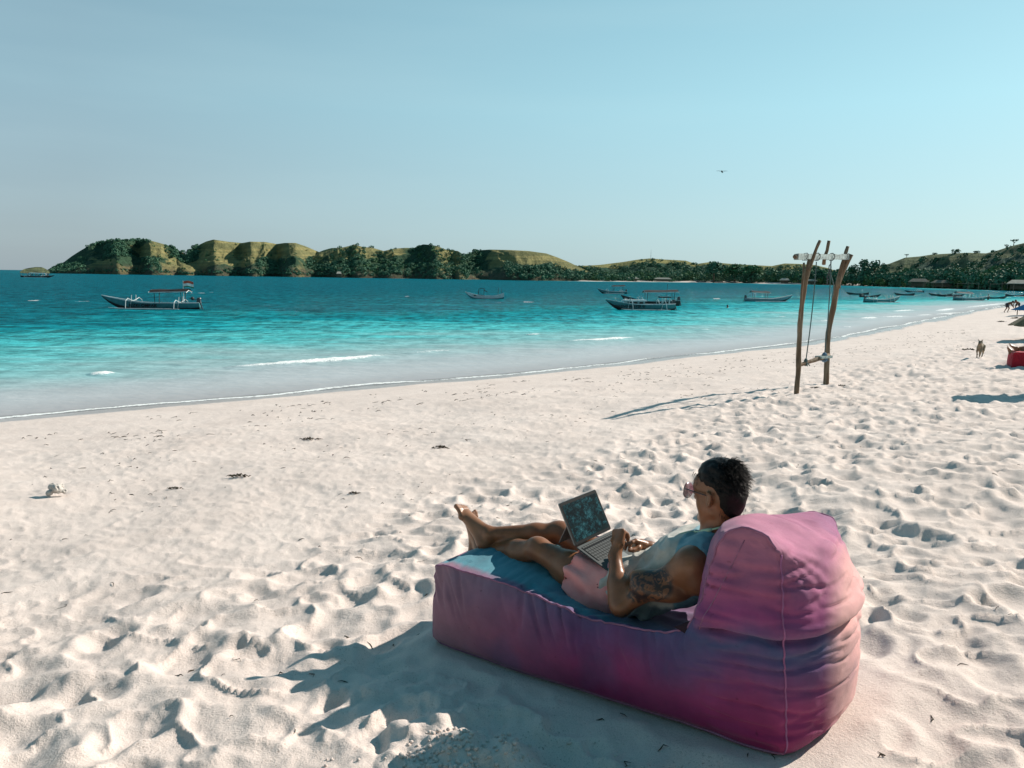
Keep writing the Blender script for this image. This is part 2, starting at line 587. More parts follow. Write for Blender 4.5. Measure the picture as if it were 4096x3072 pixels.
# breakers
BREAK = [([(-9.73, 25.76), (-8.67, 26.47), (-7.61, 27.37), (-6.14, 28.9), (-4.8, 30.76)], 1.0, 0.14), ([(-12.94, 23.35), (-12.75, 23.69), (-12.61, 24.16)], 0.8, 0.1), ([(-4.27, 31.32), (-3.46, 32.15), (-2.39, 33.01)], 0.55, 0.08), ([(2.58, 38.45), (4.51, 39.64), (6.74, 42.01)], 0.95, 0.12), ([(0.73, 42.2), (1.6, 43.4)], 0.7, 0.08), ([(29.8, 66.33), (32.74, 69.39)], 0.95, 0.12), ([(33.24, 69.86), (35.4, 71.49), (37.66, 73.02)], 0.85, 0.1), ([(41.21, 83.98), (44.25, 87.43), (46.7, 89.54)], 0.9, 0.1), ([(38.67, 74.23), (41.96, 77.12)], 0.8, 0.1), ([(47.62, 86.97), (51.88, 92.61), (55.33, 96.98)], 0.95, 0.12), ([(42.21, 77.4), (48.45, 83.82)], 0.8, 0.08), ([(57.26, 98.89), (68.63, 112.48), (83.75, 130.44)], 0.85, 0.1), ([(22.85, 67.27), (24.34, 68.51)], 0.6, 0.08), ([(24.43, 61.32), (25.79, 62.92)], 0.6, 0.08), ([(23.09, 53.86), (24.07, 54.83)], 0.6, 0.08), ([(11.91, 48.94), (12.78, 49.87)], 0.5, 0.07)]
foam = np.zeros(len(X)); crest = np.zeros(len(X))
near = Rr < 150
xn, yn = X[near], Y[near]
for pl, st, hh in BREAK:
    best = np.full(len(xn), 1e9); tb = np.zeros(len(xn))
    acc = 0; tot = sum(math.dist(a, b) for a, b in zip(pl[:-1], pl[1:]))
    for (x0, y0), (x1, y1) in zip(pl[:-1], pl[1:]):
        L = math.dist((x0, y0), (x1, y1)); ex, ey = (x1 - x0) / L, (y1 - y0) / L
        t = np.clip((xn - x0) * ex + (yn - y0) * ey, 0, L)
        dd = (xn - x0 - t * ex) * .0 + np.hypot(xn - x0 - t * ex, yn - y0 - t * ey)
        sd = (xn - x0) * ey - (yn - y0) * ex      # + towards the beach
        u = dd < best
        best = np.where(u, dd, best); tb = np.where(u, acc + t, tb)
        acc += L
    wob = .18 * fbm2(xn * 1.1, yn * 1.1, 3, 31)
    tap = np.sqrt(np.clip(np.sin(math.pi * np.clip(tb / tot, 0.001, .999)), 0, 1))
    wd = (.13 + .13 * tap) * (1 + Rr[near] / 90)
    f = np.exp(-((best + wob) / wd) ** 2) * tap * st
    foam[near] = np.maximum(foam[near], f)
    crest[near] = np.maximum(crest[near], hh * np.exp(-(best / .42) ** 2) * tap * (1 + .5 * fbm2(xn * 5, yn * 5, 2, 88)))
Z += crest
# thin lace of foam where the water ends
edge = .15 + 2.2 * np.abs(fbm2(X * .13, Y * .13, 2, 15)) + .30 * fbm2(X * 1.1, Y * 1.1, 3, 16)
lace = np.exp(-((D - edge * .6) / (.085 + Rr * .0011)) ** 2) * (.45 + .55 * sstep(.30, .62, fbm2(X * .3, Y * .3, 3, 19) + .5))
foam = np.maximum(foam, lace * (Rr < 200))
# scattered whitecaps out in the bay
cap = sstep(.80, .88, vn2(X * .55, Y * .22, 61)) * sstep(.66, .85, vn2(X * .06, Y * .06, 62)) * sstep(14, 30, D) * (Rr < 140)
foam = np.maximum(foam, cap * .8)
keep = (D[F].max(1) > -1.2)
F = F[keep]
used = np.zeros(len(X), bool); used[F.ravel()] = True
idx = np.cumsum(used) - 1
sea_me = npmesh('sea_water', np.stack([X, Y, Z], 1)[used], idx[F])
attr(sea_me, 'off', D[used])
attr(sea_me, 'foam', foam[used])
m = NT('sea_water')
vo = m.coord('Object')
off = m.attr('off')
patch = m.noise(m.coord('Object', (.020, .06, .05), (0, 0, -.35)), 1.0, 5, .68)
dd = m.math('MULTIPLY', off, m.math('MAXIMUM', m.math('ADD', m.math('MULTIPLY', patch, 2.6), -.30), .2))
lg = m.math('DIVIDE', dd, 90.0)
colr = m.ramp(lg, [(0, (.58, .55, .55)), (.05, (.47, .52, .53)), (.10, (.27, .50, .50)), (.18, (.075, .47, .48)), (.30, (.006, .28, .32)), (.46, (.001, .15, .19)), (1.0, (.001, .115, .155))])
# wind streaks and darker chop
chop = m.noise(m.coord('Object', (.22, .95, 1), (0, 0, -.1)), 1.0, 8, .72)
chop2 = m.noise(m.coord('Object', (.9, 3.4, 1), (0, 0, -.2)), 1.0, 5, .7)
chop3 = m.noise(m.coord('Object', (1.1, .42, 1), (0, 0, -.05)), 1.0, 5, .66)
chop = m.math('ADD', m.math('MULTIPLY', chop3, .36), m.math('ADD', m.math('MULTIPLY', chop, .42), m.math('MULTIPLY', chop2, .22)))
chopf = m.ramp(chop, [(.440, .30), (.495, .90), (.555, 1.65)])
colr = m.mix(m.ramp(lg, [(0.02, 0.0), (.25, .85)]), colr, m.mix(1.0, colr, chopf, 'MULTIPLY'))
fn = m.noise(m.coord('Object', (1, 1, 1)), 7.0, 6, .8)
fn = m.ramp(fn, [(.36, 0.0), (.60, 1.0)])
ff = m.math('MULTIPLY', m.attr('foam'), m.math('ADD', fn, .42))
ff = m.ramp(ff, [(.34, 0.0), (.62, 1.0)])
colr = m.mix(ff, colr, (.82, .84, .82))
m.set(Base__Color=colr, Roughness=m.ramp(ff, [(0, .5), (1, .8)]))
m.b.inputs['Specular IOR Level'].default_value = 0.0
w1 = m.noise(m.coord('Object', (.55, 1.6, 1), (0, 0, -.25)), 1.0, 7, .66)
w2 = m.noise(m.coord('Object', (3.0, 6.5, 1), (0, 0, -.35)), 1.0, 4, .55)
hw = m.math('ADD', m.math('MULTIPLY', w1, 1.0), m.math('MULTIPLY', w2, .22))
bn = m.n('ShaderNodeBump', Distance=.6)
m.l(hw, bn.inputs['Height'])
m.l(m.ramp(m.math('DIVIDE', off, 40.0), [(0, .10), (.2, .35), (1, 1.0)]), bn.inputs['Strength'])
m.l(bn.outputs[0], m.b.inputs['Normal'])
gl = m.n('ShaderNodeBsdfGlossy', Roughness=.14)
m.l(bn.outputs[0], gl.inputs['Normal'])
fr = m.n('ShaderNodeFresnel', IOR=1.33); m.l(bn.outputs[0], fr.inputs['Normal'])
# rough water never reaches the mirror reflectance of a flat sheet
frc = m.ramp(fr.outputs[0], [(0, .01), (.25, .07), (1, .13)])
shal = m.ramp(m.math('DIVIDE', off, 30.0), [(0, 2.6), (1, .6)])
frc = m.math('MULTIPLY', frc, shal)
wat = m.n('ShaderNodeMixShader')
m.l(m.math('MULTIPLY', frc, m.math('SUBTRACT', 1.0, ff)), wat.inputs[0])
m.l(m.b.outputs[0], wat.inputs[1]); m.l(gl.outputs[0], wat.inputs[2])
# see the sand bed through the last centimetres
tr = m.n('ShaderNodeBsdfTransparent'); tr.inputs[0].default_value = (.93, .97, .97, 1)
mx = m.n('ShaderNodeMixShader')
al = m.math('MAXIMUM', m.ramp(m.math('DIVIDE', off, 6.0), [(0.0, .22), (.09, .80), (.4, 1.0)]), ff)
m.l(al, mx.inputs[0]); m.l(tr.outputs[0], mx.inputs[1]); m.l(wat.outputs[0], mx.inputs[2])
m.l(mx.outputs[0], m.out.inputs[0])
SEA = m.m
tag(obj('sea_water', sea_me, SEA), kind='structure')
# ================================================================== hills
def px_ray(px, py):
    d = fwd * 769.0 + rt * (px - 512.0) + up * (384.0 - py)
    return d
def at_dist(px, py, R):
    """world point on the line of sight through a photo pixel at horizontal range R (survey of the skyline)"""
    d = px_ray(px, py); k = R / math.hypot(d.x, d.y)
    return Vector((d.x * k, d.y * k, CAM_H + d.z * k))

def hill_mat(name, grass, scrub, rock, terr=1.0):
    m = NT(name)
    v = m.coord('Object')
    geo = m.n('ShaderNodeNewGeometry')
    sp = m.n('ShaderNodeSeparateXYZ'); m.l(geo.outputs['Normal'], sp.inputs[0])
    n1 = m.noise(v, .022, 6, .62)
    n2 = m.noise(v, .09, 5, .6)
    g = m.ramp(n2, [(.3, tuple(c * .72 for c in grass)), (.7, tuple(c * 1.25 for c in grass))])
    sc = m.ramp(m.noise(v, .25, 4, .7), [(.3, tuple(c * .55 for c in scrub)), (.7, tuple(c * 1.4 for c in scrub))])
    # cattle terraces: narrow level steps with darker scrub on the risers
    tv = m.coord('Object', (.006, .006, .42))
    tn = m.noise(tv, 1.0, 5, .65, .3)
    tr = m.ramp(tn, [(.42, 0.0), (.52, 1.0)])
    veg = m.attr('veg')
    f = m.math('ADD', veg, m.math('MULTIPLY', m.math('SUBTRACT', n1, .5), 1.2))
    f = m.ramp(f, [(.46, 0.0), (.56, 1.0)])
    c = m.mix(m.math('MULTIPLY', tr, .42 * terr), g, tuple(x * 1.0 for x in scrub))
    c = m.mix(f, c, sc)
    rk = m.ramp(m.noise(m.coord('Object', (.08, .08, .12)), 1.0, 6, .7), [(.3, tuple(c_ * .45 for c_ in rock)), (.7, tuple(c_ * 1.2 for c_ in rock))])
    st = m.ramp(sp.outputs['Z'], [(.30, 1.0), (.55, 0.0)])
    low = m.attr('cliff')
    c = m.mix(m.math('MULTIPLY', low, m.ramp(n2, [(.35, .35), (.6, 1.0)])), c, rk)
    m.set(Base__Color=c, Roughness=.95)
    m.b.inputs['Specular IOR Level'].default_value = .1
    m.set(Normal=m.bump(m.math('ADD', n2, m.math('ADD', m.math('MULTIPLY', tn, .9), m.noise(v, .4, 4, .7))), .9, 3.0))
    return m.m
HILL = hill_mat('hill_grass', (.275, .245, .105), (.038, .078, .044), (.105, .090, .062))
HILL_GREEN = hill_mat('hill_scrub', (.135, .155, .080), (.035, .080, .055), (.13, .12, .08), .6)
HILL_BACK = hill_mat('hill_back', (.27, .25, .10), (.034, .080, .048), (.14, .12, .07), .5)

def make_hill(name, sky, front, depth, mat, seed, vegf, jag=1.0, back=1.0, cliff=.14, spurs=()):
    """sky: [(px,py)] skyline; front: [(px, range)] the foot nearest the bay; the ridge stands `depth` behind the foot"""
    sky = np.array(sky, float); front = np.array(front, float)
    pxs = np.arange(sky[0, 0], sky[-1, 0] + .01, .55)
    n = len(pxs); nv = 46
    ty = np.interp(pxs, sky[:, 0], sky[:, 1])
    R0 = np.interp(pxs, front[:, 0], front[:, 1])
    spur = np.zeros(n)
    for c, wl, wr, am in spurs:
        q = np.where(pxs < c, np.exp(-((pxs - c) / wl) ** 2), np.exp(-((pxs - c) / wr) ** 2))
        spur = np.maximum(spur, am * q)
    R0 = R0 + (spur.max() * .6 if len(spurs) else 0) * 1.0 - spur
    V = np.zeros((n, nv, 3)); veg = np.zeros((n, nv)); cl = np.zeros((n, nv))
    dp = depth if hasattr(depth, '__len__') else [depth]
    rid = np.zeros(n); dirs = np.zeros((n, 2)); hr = np.zeros(n); RR = np.zeros(n)
    for i in range(n):
        e = min(1.0, min(i, n - 1 - i) / (.16 * n))
        D = dp[0] * (.45 + .55 * e)
        Rr_ = R0[i] + D
        P = at_dist(pxs[i], ty[i], Rr_)
        dirs[i] = (P.x / Rr_, P.y / Rr_); hr[i] = max(.3, P.z); RR[i] = D
    u = np.arange(n) * .55 * R0.mean() / 769.0      # metres along the shore
    for j in range(nv):
        if j < 32:
            t = j / 31.0
            off = RR * t
            prof = t ** .78 * (1 - .10 * np.sin(math.pi * t))
            # a low sea cliff at the foot, then the slope
            c0 = cliff * (1.0 - np.exp(-t / .035))
            prof = c0 + (1 - c0) * prof if False else np.maximum(prof, cliff * (1 - np.exp(-t / .04)) * (1 - .2 * t))
            prof = prof + (t ** 6) * (1 - prof)
            z = hr * prof
        else:
            t = 1 + (j - 31) / 14.0 * back
            off = RR * t
            z = hr * np.cos(np.clip((t - 1) / back, 0, 1) * math.pi / 2) ** 1.0 + 0 * off
        r = R0 + off
        x = dirs[:, 0] * r; y = dirs[:, 1] * r
        # gullies run down the slope: noise varies along the ridge, fades at the crest
        gul = np.abs(fbm2(u / 34 + seed, np.full(n, j * .05 + seed), 4, seed, .55)) * 2
        w = math.sin(math.pi * min(1, j / 31.0)) ** .8 if j < 32 else 0
        z = z * (1 - .62 * w * gul * jag)
        z = z + jag * w * hr * .16 * fbm2(x / 16, y / 16, 4, seed + 9)
        z = z + (jag * .6 * w) * fbm2(x / 4, y / 4, 3, seed + 3) * 2
        # stepped terraces
        ph = z / 2.3 + 1.5 * fbm2(x / 30, y / 30, 2, seed + 4)
        z = z - .35 * jag * w * (ph - np.floor(ph) - .5) * np.clip(hr / 20, 0, 1)
        shift = 34 * fbm2(u / 26, np.full(n, j * .02), 3, seed + 5) * w
        x = dirs[:, 0] * (r + shift); y = dirs[:, 1] * (r + shift)
        if j == 0: z = np.full(n, -.8)
        V[:, j] = np.stack([x, y, z], 1)
        tt_ = min(1, j / 31.0)
        veg[:, j] = vegf(pxs, tt_) + .25 * np.clip(gul - .4, 0, 1)
        cl[:, j] = (1 - sstep(.12, .34, z / np.maximum(hr, 1) + .1 * fbm2(x / 9, y / 9, 2, seed))) * (cliff > .1)
    i = np.arange(n - 1)[:, None] * nv + np.arange(nv - 1)[None, :]
    F = np.stack([i, i + nv, i + nv + 1, i + 1], -1).reshape(-1, 4)
    me = npmesh(name, V.reshape(-1, 3), F)
    attr(me, 'veg', veg.ravel()); attr(me, 'cliff', cl.ravel())
    o = obj(name, me, mat)
    tag(o, kind='structure')
    return V

def bands(*zs):
    """patches of scrub: (px centre, width, low t, high t, weight)"""
    def f(px, t):
        v = np.full(len(px), .22)
        for c, w, t0, t1, k in zs:
            a = np.exp(-((px - c) / w) ** 2)
            tm = float(sstep(t0 - .1, t0, t) * (1 - sstep(t1, t1 + .1, t)))
            v = v + a * tm * k
        return v
    return f

HS = []
HS.append(make_hill('rocky_islet', [(20, 271.5), (24, 269), (30, 267.8), (36, 267), (42, 267.2), (46, 269), (50, 272)], [(20, 900), (50, 900)], 30, HILL_GREEN, 3, bands((35, 20, 0, .4, .1)), .6, cliff=.2))
HS.append(make_hill('headland', [(44, 272), (52, 267), (56, 265.5), (64, 262), (72, 256), (79, 251.5), (84, 248.6), (88.5, 245.6), (101, 241.6), (114, 240), (131, 239.6), (148.5, 240), (158, 242.5), (166, 244.8), (174, 247), (180, 251), (189, 256), (198, 262), (206, 268), (212, 273)],
    [(44, 960), (110, 900), (210, 840)], 130, HILL, 14, bands((70, 22, 0, 1, .75), (118, 16, .45, .85, .75), (128, 10, .25, .7, .7), (95, 18, .85, 1, .5), (112, 20, .92, 1, .6), (145, 14, .9, 1, .5), (150, 14, .0, .45, .5), (176, 9, .6, 1, .6)), .9, spurs=[(84, 26, 12, 30), (116, 10, 16, 55), (150, 9, 22, 60), (184, 8, 14, 35)]))
HS.append(make_hill('headland', [(184, 262), (189.7, 251), (194, 247.5), (199, 244.8), (206, 241.5), (213.5, 239.5), (220, 240.5), (227.6, 241.6), (242, 243), (250, 241.6), (265.6, 242), (276.6, 244), (284.5, 242.9), (295.6, 242.9), (305, 246), (319, 252), (328, 260), (338, 270), (342, 275)],
    [(180, 860), (262, 815), (340, 780)], 120, HILL, 25, bands((194, 6, .6, 1, .7), (268, 16, 0, .45, .75), (320, 16, .0, .65, .65), (230, 30, 0, .18, .5), (290, 9, .0, .5, .35)), 1.0, spurs=[(214, 9, 18, 55), (251, 8, 16, 60), (289, 8, 20, 75), (322, 7, 12, 25)]))
HS.append(make_hill('headland', [(306, 268), (312, 258), (319, 252), (324, 250), (331.6, 248), (342, 247.6), (349, 246), (353.8, 244.3), (363, 247), (372, 247.6), (383.8, 251), (393, 248.7), (405, 247.8), (413.8, 248), (423, 244.3), (430, 244.8), (437.5, 246), (445.5, 249.5), (458, 251), (464, 255), (472, 262), (480, 274)],
    [(306, 800), (400, 745), (480, 715)], 110, HILL, 37, bands((345, 40, 0, .5, .5), (390, 30, 0, .75, .45), (425, 26, 0, 1, .35), (335, 22, .4, 1, .3), (470, 10, .2, 1, .8)), 1.35, spurs=[(338, 9, 16, 26), (357, 8, 18, 30), (388, 9, 14, 24), (436, 9, 16, 40), (460, 6, 8, 30)]))
HS.append(make_hill('headland', [(455, 272), (460, 262), (464, 255), (470.7, 252.7), (474, 251), (482, 250), (489.7, 249.5), (510, 250), (529, 251), (546.6, 253.5), (557.6, 257.4), (568.7, 262), (578, 266.5), (590, 272), (598, 277)],
    [(455, 725), (540, 700), (600, 705)], 100, HILL, 48, bands((478, 12, 0, 1, .55), (540, 34, .1, .6, .7), (560, 30, 0, .4, .8), (510, 20, .0, .3, .6)), 1.0, spurs=[(516, 26, 50, 55), (566, 6, 14, 20)]))
HS.append(make_hill('inland_hill', [(560, 272), (572, 266), (589, 265.5), (600, 264.8), (622.5, 262), (638, 259.5), (649.6, 258.4), (665.4, 259.5), (685.8, 260.6), (696, 264), (710, 262), (733, 264), (761.5, 265.5), (772, 266), (784.6, 263.4), (799, 263.8), (815, 265), (828, 268), (837.7, 271.4), (846, 273), (862, 276)],
    [(555, 880), (700, 900), (862, 720)], 120, HILL_BACK, 55, bands((600, 60, 0, .7, .5), (700, 60, 0, .8, .6), (655, 40, 0, .7, .4), (790, 60, 0, .6, .4)), .7, cliff=.02))
HS.append(make_hill('hillside', [(846, 276), (862, 270), (880, 266), (889.6, 263.6), (905, 257.6), (919.7, 256.4), (931.8, 254.5), (953.5, 253.3), (968, 252.7), (986, 253.3), (998, 250.3), (1011.4, 246), (1024, 243), (1042, 238), (1070, 231), (1110, 228), (1170, 232), (1260, 240), (1400, 262)],
    [(846, 700), (950, 520), (1024, 430), (1100, 400), (1400, 400)], 170, HILL_GREEN, 66, bands((900, 60, 0, .3, .6), (1000, 40, .2, .7, .35), (1050, 50, .1, 1, .3), (930, 20, .4, .8, .25)), .8, cliff=.02))

# ------------------------------------------------------------------ foliage
def leaf_mat(name, c0, c1):
    m = NT(name)
    v = m.coord('Object')
    m.set(Base__Color=m.ramp(m.noise(v, .35, 4, .6), [(.3, c0), (.7, c1)]), Roughness=.75)
    m.b.inputs['Specular IOR Level'].default_value = .2
    return m.m
LEAF_DARK = leaf_mat('foliage_dark', (.036, .110, .072), (.080, .185, .105))
LEAF_MID = leaf_mat('foliage_mid', (.045, .130, .062), (.095, .190, .080))
LEAF_YEL = leaf_mat('foliage_light', (.060, .105, .030), (.120, .160, .050))
BARK = simple('bark', (.10, .075, .05), .9, .3, 3)

def leaf_cloud(centres, radii, per, size, seed, squash=.75):
    """many small leaf-clump faces spread through the volumes"""
    rg = np.random.default_rng(seed)
    Vs = []; 
    for (c, r) in zip(centres, radii):
        k = max(6, int(per * r * r))
        d = rg.normal(size=(k, 3)); d /= np.linalg.norm(d, axis=1)[:, None]
        rad = r * rg.uniform(.45, 1.05, k) ** .5
        p = np.array(c) + d * rad[:, None] * np.array([1, 1, squash])
        nrm = d + rg.normal(0, .55, (k, 3)); nrm /= np.linalg.norm(nrm, axis=1)[:, None]
        a = np.cross(nrm, rg.normal(size=(k, 3))); a /= np.linalg.norm(a, axis=1)[:, None] + 1e-9
        b = np.cross(nrm, a)
        s = size * rg.uniform(.5, 1.3, k)[:, None]
        b2 = b * rg.uniform(.4, .9, k)[:, None]
        q = np.stack([p - a * s, p - b2 * s + nrm * s * .2, p + a * s, p + b2 * s - nrm * s * .15], 1)
        Vs.append(q.reshape(-1, 3))
    V = np.vstack(Vs)
    F = np.arange(len(V)).reshape(-1, 4)
    return V, F

def hill_point(V, px, t):
    n, nv, _ = V.shape
    j = min(31, int(t * 31))
    az = np.arctan2(V[:, 31, 0], V[:, 31, 1])
    d = px_ray(px, 270); a = math.atan2(d.x, d.y)
    i = int(np.argmin(np.abs(az - a)))
    return V[i, j]

# scrub clumps spread over the hills (uncountable)
def scrub(name, hs, spec, mat, seed, size=.85):
    rg = np.random.default_rng(seed)
    cs = []; rs = []
    for h, px0, px1, t0, t1, k, r0, r1 in spec:
        for _ in range(k):
            p = hill_point(HS[h], rg.uniform(px0, px1), rg.uniform(t0, t1))
            r = rg.uniform(r0, r1)
            cs.append((p[0], p[1], p[2] + r * .35)); rs.append(r)
    V, F = leaf_cloud(cs, rs, 9, size * .9, seed)
    o = obj(name, npmesh(name, V, F, False), mat)
    tag(o, kind='stuff')
scrub('hill_scrub', HS, [(1, 84, 205, .02, .10, 110, .9, 2.0), (2, 196, 335, .02, .09, 130, .9, 2.0), (1, 52, 84, .05, .8, 90, 1.5, 3.5), (1, 106, 132, .45, .85, 90, 2, 4.2), (1, 86, 150, .93, 1, 70, 1.3, 3), (1, 145, 160, .05, .5, 40, 1.5, 3), (1, 166, 186, .6, 1, 50, 1.5, 3.5),
    (2, 188, 200, .6, 1, 50, 1.5, 3.5), (2, 225, 300, .02, .14, 90, 1.2, 2.6), (2, 258, 280, .05, .45, 70, 1.5, 3), (2, 306, 335, .03, .6, 110, 1.5, 3.5),
    (3, 320, 470, .02, .5, 300, 1.5, 3.6), (3, 330, 460, .5, 1, 130, 1, 2.6), (4, 466, 482, .03, 1, 60, 1.3, 3), (4, 505, 590, .05, .55, 220, 1.6, 3.8), (3, 462, 474, .4, 1, 50, 1.6, 3.4)], LEAF_DARK, 5)
scrub('hill_bushes', HS, [(5, 570, 850, .05, .8, 420, 1.8, 4.5), (5, 640, 700, .5, .95, 60, 1.5, 3.2), (6, 870, 1040, .02, .35, 200, 1.6, 4.0), (6, 880, 1100, .3, .95, 170, 1.0, 2.6)], LEAF_DARK, 6)
scrub('hill_bushes_light', HS, [(5, 580, 850, .05, .5, 120, 1.5, 3.5), (6, 870, 1040, .03, .6, 200, 1.2, 3.0), (1, 100, 186, .2, 1, 40, 1, 2.2), (2, 200, 330, .2, .9, 60, .8, 1.8), (3, 320, 470, .1, .9, 160, 1, 2.6)], LEAF_MID, 7)

def tree_meshes(kind, seed):
    rg = np.random.default_rng(seed)
    if kind == 'casuarina':
        H = 13; cs = []; rs = []
        for k in range(46):
            t = rg.uniform(.12, 1); a = rg.uniform(0, 6.28); rr = (1 - t * .62) * 3.9 * rg.uniform(.2, 1)
            cs.append((math.cos(a) * rr, math.sin(a) * rr, H * t * .95)); rs.append(rg.uniform(1.0, 1.9))
        V, F = leaf_cloud(cs, rs, 8, .55, seed, 1.1)
        # feathery leaders
        tops = []
    elif kind == 'broad':
        H = 10; cs = []; rs = []
        for k in range(34):
            a = rg.uniform(0, 6.28); ph = rg.uniform(-.1, 1.3); rr = 4.6 * rg.uniform(.3, 1)
            cs.append((math.cos(a) * rr * math.cos(ph), math.sin(a) * rr * math.cos(ph), 5.2 + math.sin(ph) * 3.6)); rs.append(rg.uniform(1.2, 2.2))
        V, F = leaf_cloud(cs, rs, 9, .6, seed)
    elif kind == 'flat':
        H = 5; cs = []; rs = []
        for k in range(16):
            a = rg.uniform(0, 6.28); rr = 2.6 * rg.uniform(.1, 1)
            cs.append((math.cos(a) * rr, math.sin(a) * rr, 4.2 + rg.uniform(-.3, .6))); rs.append(rg.uniform(.6, 1.1))
        V, F = leaf_cloud(cs, rs, 16, .4, seed, .6)
    else:  # low bush
        H = 3; cs = []; rs = []
        for k in range(22):
            a = rg.uniform(0, 6.28); rr = 2.6 * rg.uniform(.1, 1)
            cs.append((math.cos(a) * rr, math.sin(a) * rr, rg.uniform(.5, 2.6))); rs.append(rg.uniform(.8, 1.4))
        V, F = leaf_cloud(cs, rs, 12, .45, seed)
    crown = npmesh('crown', V, F, False)
    mb = MB()
    top = H * (.8 if kind != 'bush' else .5)
    mb.tube([(0, 0, -1), (.15, .1, top * .4), (.0, .2, top * .75), (.1, .1, top)], [.38, .28, .18, .06], 7)
    for k in range(6):
        a = k * 1.05 + rg.uniform(0, .5); z = top * rg.uniform(.35, .8)
        mb.tube([(.1, .1, z), (math.cos(a) * 1.2, math.sin(a) * 1.2, z + .9), (math.cos(a) * 2.2, math.sin(a) * 2.2, z + 1.3)], [.14, .09, .03], 5)
    return crown, mb.mesh('trunk')
TREES = {k: [tree_meshes(k, 40 + i * 7 + j) for j in range(3)] for i, k in enumerate(('casuarina', 'broad', 'flat', 'bush'))}

def plant(kind, var, p, s, mat, label, cat='tree', group=None, name=None, sz=None):
    crown, trunk = TREES[kind][var]
    root = empty(name or {'casuarina': 'casuarina_tree', 'broad': 'broadleaf_tree', 'flat': 'acacia_tree', 'bush': 'bush'}[kind], p, (p[0] * 7.3) % 6.28)
    tag(root, label, cat, group)
    c = bpy.data.objects.new('crown', crown)
    if not crown.materials: crown.materials.append(mat)
    c.scale = (s, s, sz or s); link(c, root)
    c.material_slots[0].link = 'OBJECT'; c.material_slots[0].material = mat
    t = bpy.data.objects.new('trunk', trunk)
    if not trunk.materials: trunk.materials.append(BARK)
    t.scale = (s, s, sz or s); link(t, root)
    return root

# the belt of woodland behind the far beach reads as one mass
def belt(name, pts, mat, seed, k, r0, r1, h0, h1):
    rg = np.random.default_rng(seed); cs = []; rs = []
    for _ in range(k):
        px = rg.uniform(pts[0][0], pts[-1][0])
        R = np.interp(px, [p[0] for p in pts], [p[1] for p in pts]) + rg.uniform(8, 60)
        hh = np.interp(px, [p[0] for p in pts], [p[2] for p in pts])
        d = px_ray(px, 280); kk = R / math.hypot(d.x, d.y)
        r = rg.uniform(r0, r1)
        cs.append((d.x * kk, d.y * kk, 1.0 + rg.uniform(h0, h1) * hh * rg.uniform(.5, 1))); rs.append(r)
    V, F = leaf_cloud(cs, rs, 4.5, 1.0, seed)
    tag(obj(name, npmesh(name, V, F, False), mat), kind='stuff')
FARP = [(575, 712, 7), (610, 735, 7), (650, 780, 6), (690, 815, 12), (720, 800, 15), (745, 760, 14), (780, 745, 12), (815, 690, 11), (850, 620, 12), (890, 560, 9), (930, 510, 8), (980, 440, 8), (1024, 400, 7), (1090, 380, 8)]
belt('far_woodland', FARP, LEAF_DARK, 8, 900, 2.2, 4.2, .1, 1.0)
belt('far_woodland_light', FARP, LEAF_MID, 9, 330, 1.8, 3.6, .1, 1.02)
belt('beachside_undergrowth', [(775, 742, 4), (850, 612, 4), (900, 545, 5), (950, 480, 5), (1024, 395, 4)], LEAF_YEL, 10, 150, 1.2, 2.4, .1, .9)

def plant_px(kind, var, px, base, R, hpx, mat, label, cat='tree', group=None, wide=1.0, z=None):
    H = {'casuarina': 13.5, 'broad': 10.5, 'flat': 5.4, 'bush': 4.0}[kind]
    d = px_ray(px, 275); k = R / math.hypot(d.x, d.y)
    hm = hpx * R / 769.0
    s = hm / H
    p = (d.x * k, d.y * k, (z if z is not None else 1.2))
    return plant(kind, var, p, s * wide, mat, label, cat, group, sz=s)

plant_px('casuarina', 0, 853, 0, 640, 19, LEAF_DARK, 'feathery dark casuarina, leftmost of the clump right of the swing', group='casuarinas standing right of the swing', wide=1.15)
plant_px('casuarina', 1, 864, 0, 632, 22, LEAF_DARK, 'tallest feathery casuarina in the clump right of the swing', group='casuarinas standing right of the swing', wide=1.15)
plant_px('casuarina', 2, 874, 0, 628, 23, LEAF_DARK, 'wide feathery casuarina, second from right in the clump right of the swing', group='casuarinas standing right of the swing', wide=1.2)
plant_px('casuarina', 0, 883, 0, 622, 20, LEAF_DARK, 'feathery casuarina at the right end of the clump right of the swing', group='casuarinas standing right of the swing', wide=1.0)
plant_px('broad', 0, 714, 0, 800, 20, LEAF_DARK, 'tall dark broad tree rising above the shore woodland behind the moored boats', wide=1.2)
plant_px('broad', 1, 735, 0, 790, 18, LEAF_MID, 'bright green broad tree in the shore woodland left of the swing', wide=1.4)
plant_px('broad', 2, 752, 0, 770, 17, LEAF_MID, 'bright green wide tree nearest left of the swing posts', wide=1.3)
plant_px('broad', 0, 641, 0, 790, 9, LEAF_MID, 'small rounded pale green tree on the far beach, left one of two', wide=.8)
plant_px('broad', 1, 650, 0, 792, 8, LEAF_MID, 'small rounded pale green tree on the far beach, right one of two', wide=.9)
plant_px('broad', 2, 820, 0, 690, 14, LEAF_DARK, 'dark tree seen between the two swing posts', wide=1.0)
plant_px('broad', 1, 912, 0, 530, 12, LEAF_DARK, 'dark spreading tree left of the hut roofs on the far beach', wide=1.2)
plant_px('broad', 2, 945, 0, 500, 13, LEAF_DARK, 'dark spreading tree directly behind the hut roofs', wide=1.3)
plant_px('broad', 0, 985, 0, 450, 12, LEAF_MID, 'green spreading tree right of the hut roofs', wide=1.3)
plant_px('broad', 1, 1012, 0, 420, 14, LEAF_DARK, 'dark spreading tree above the hut at the right edge', wide=1.2)
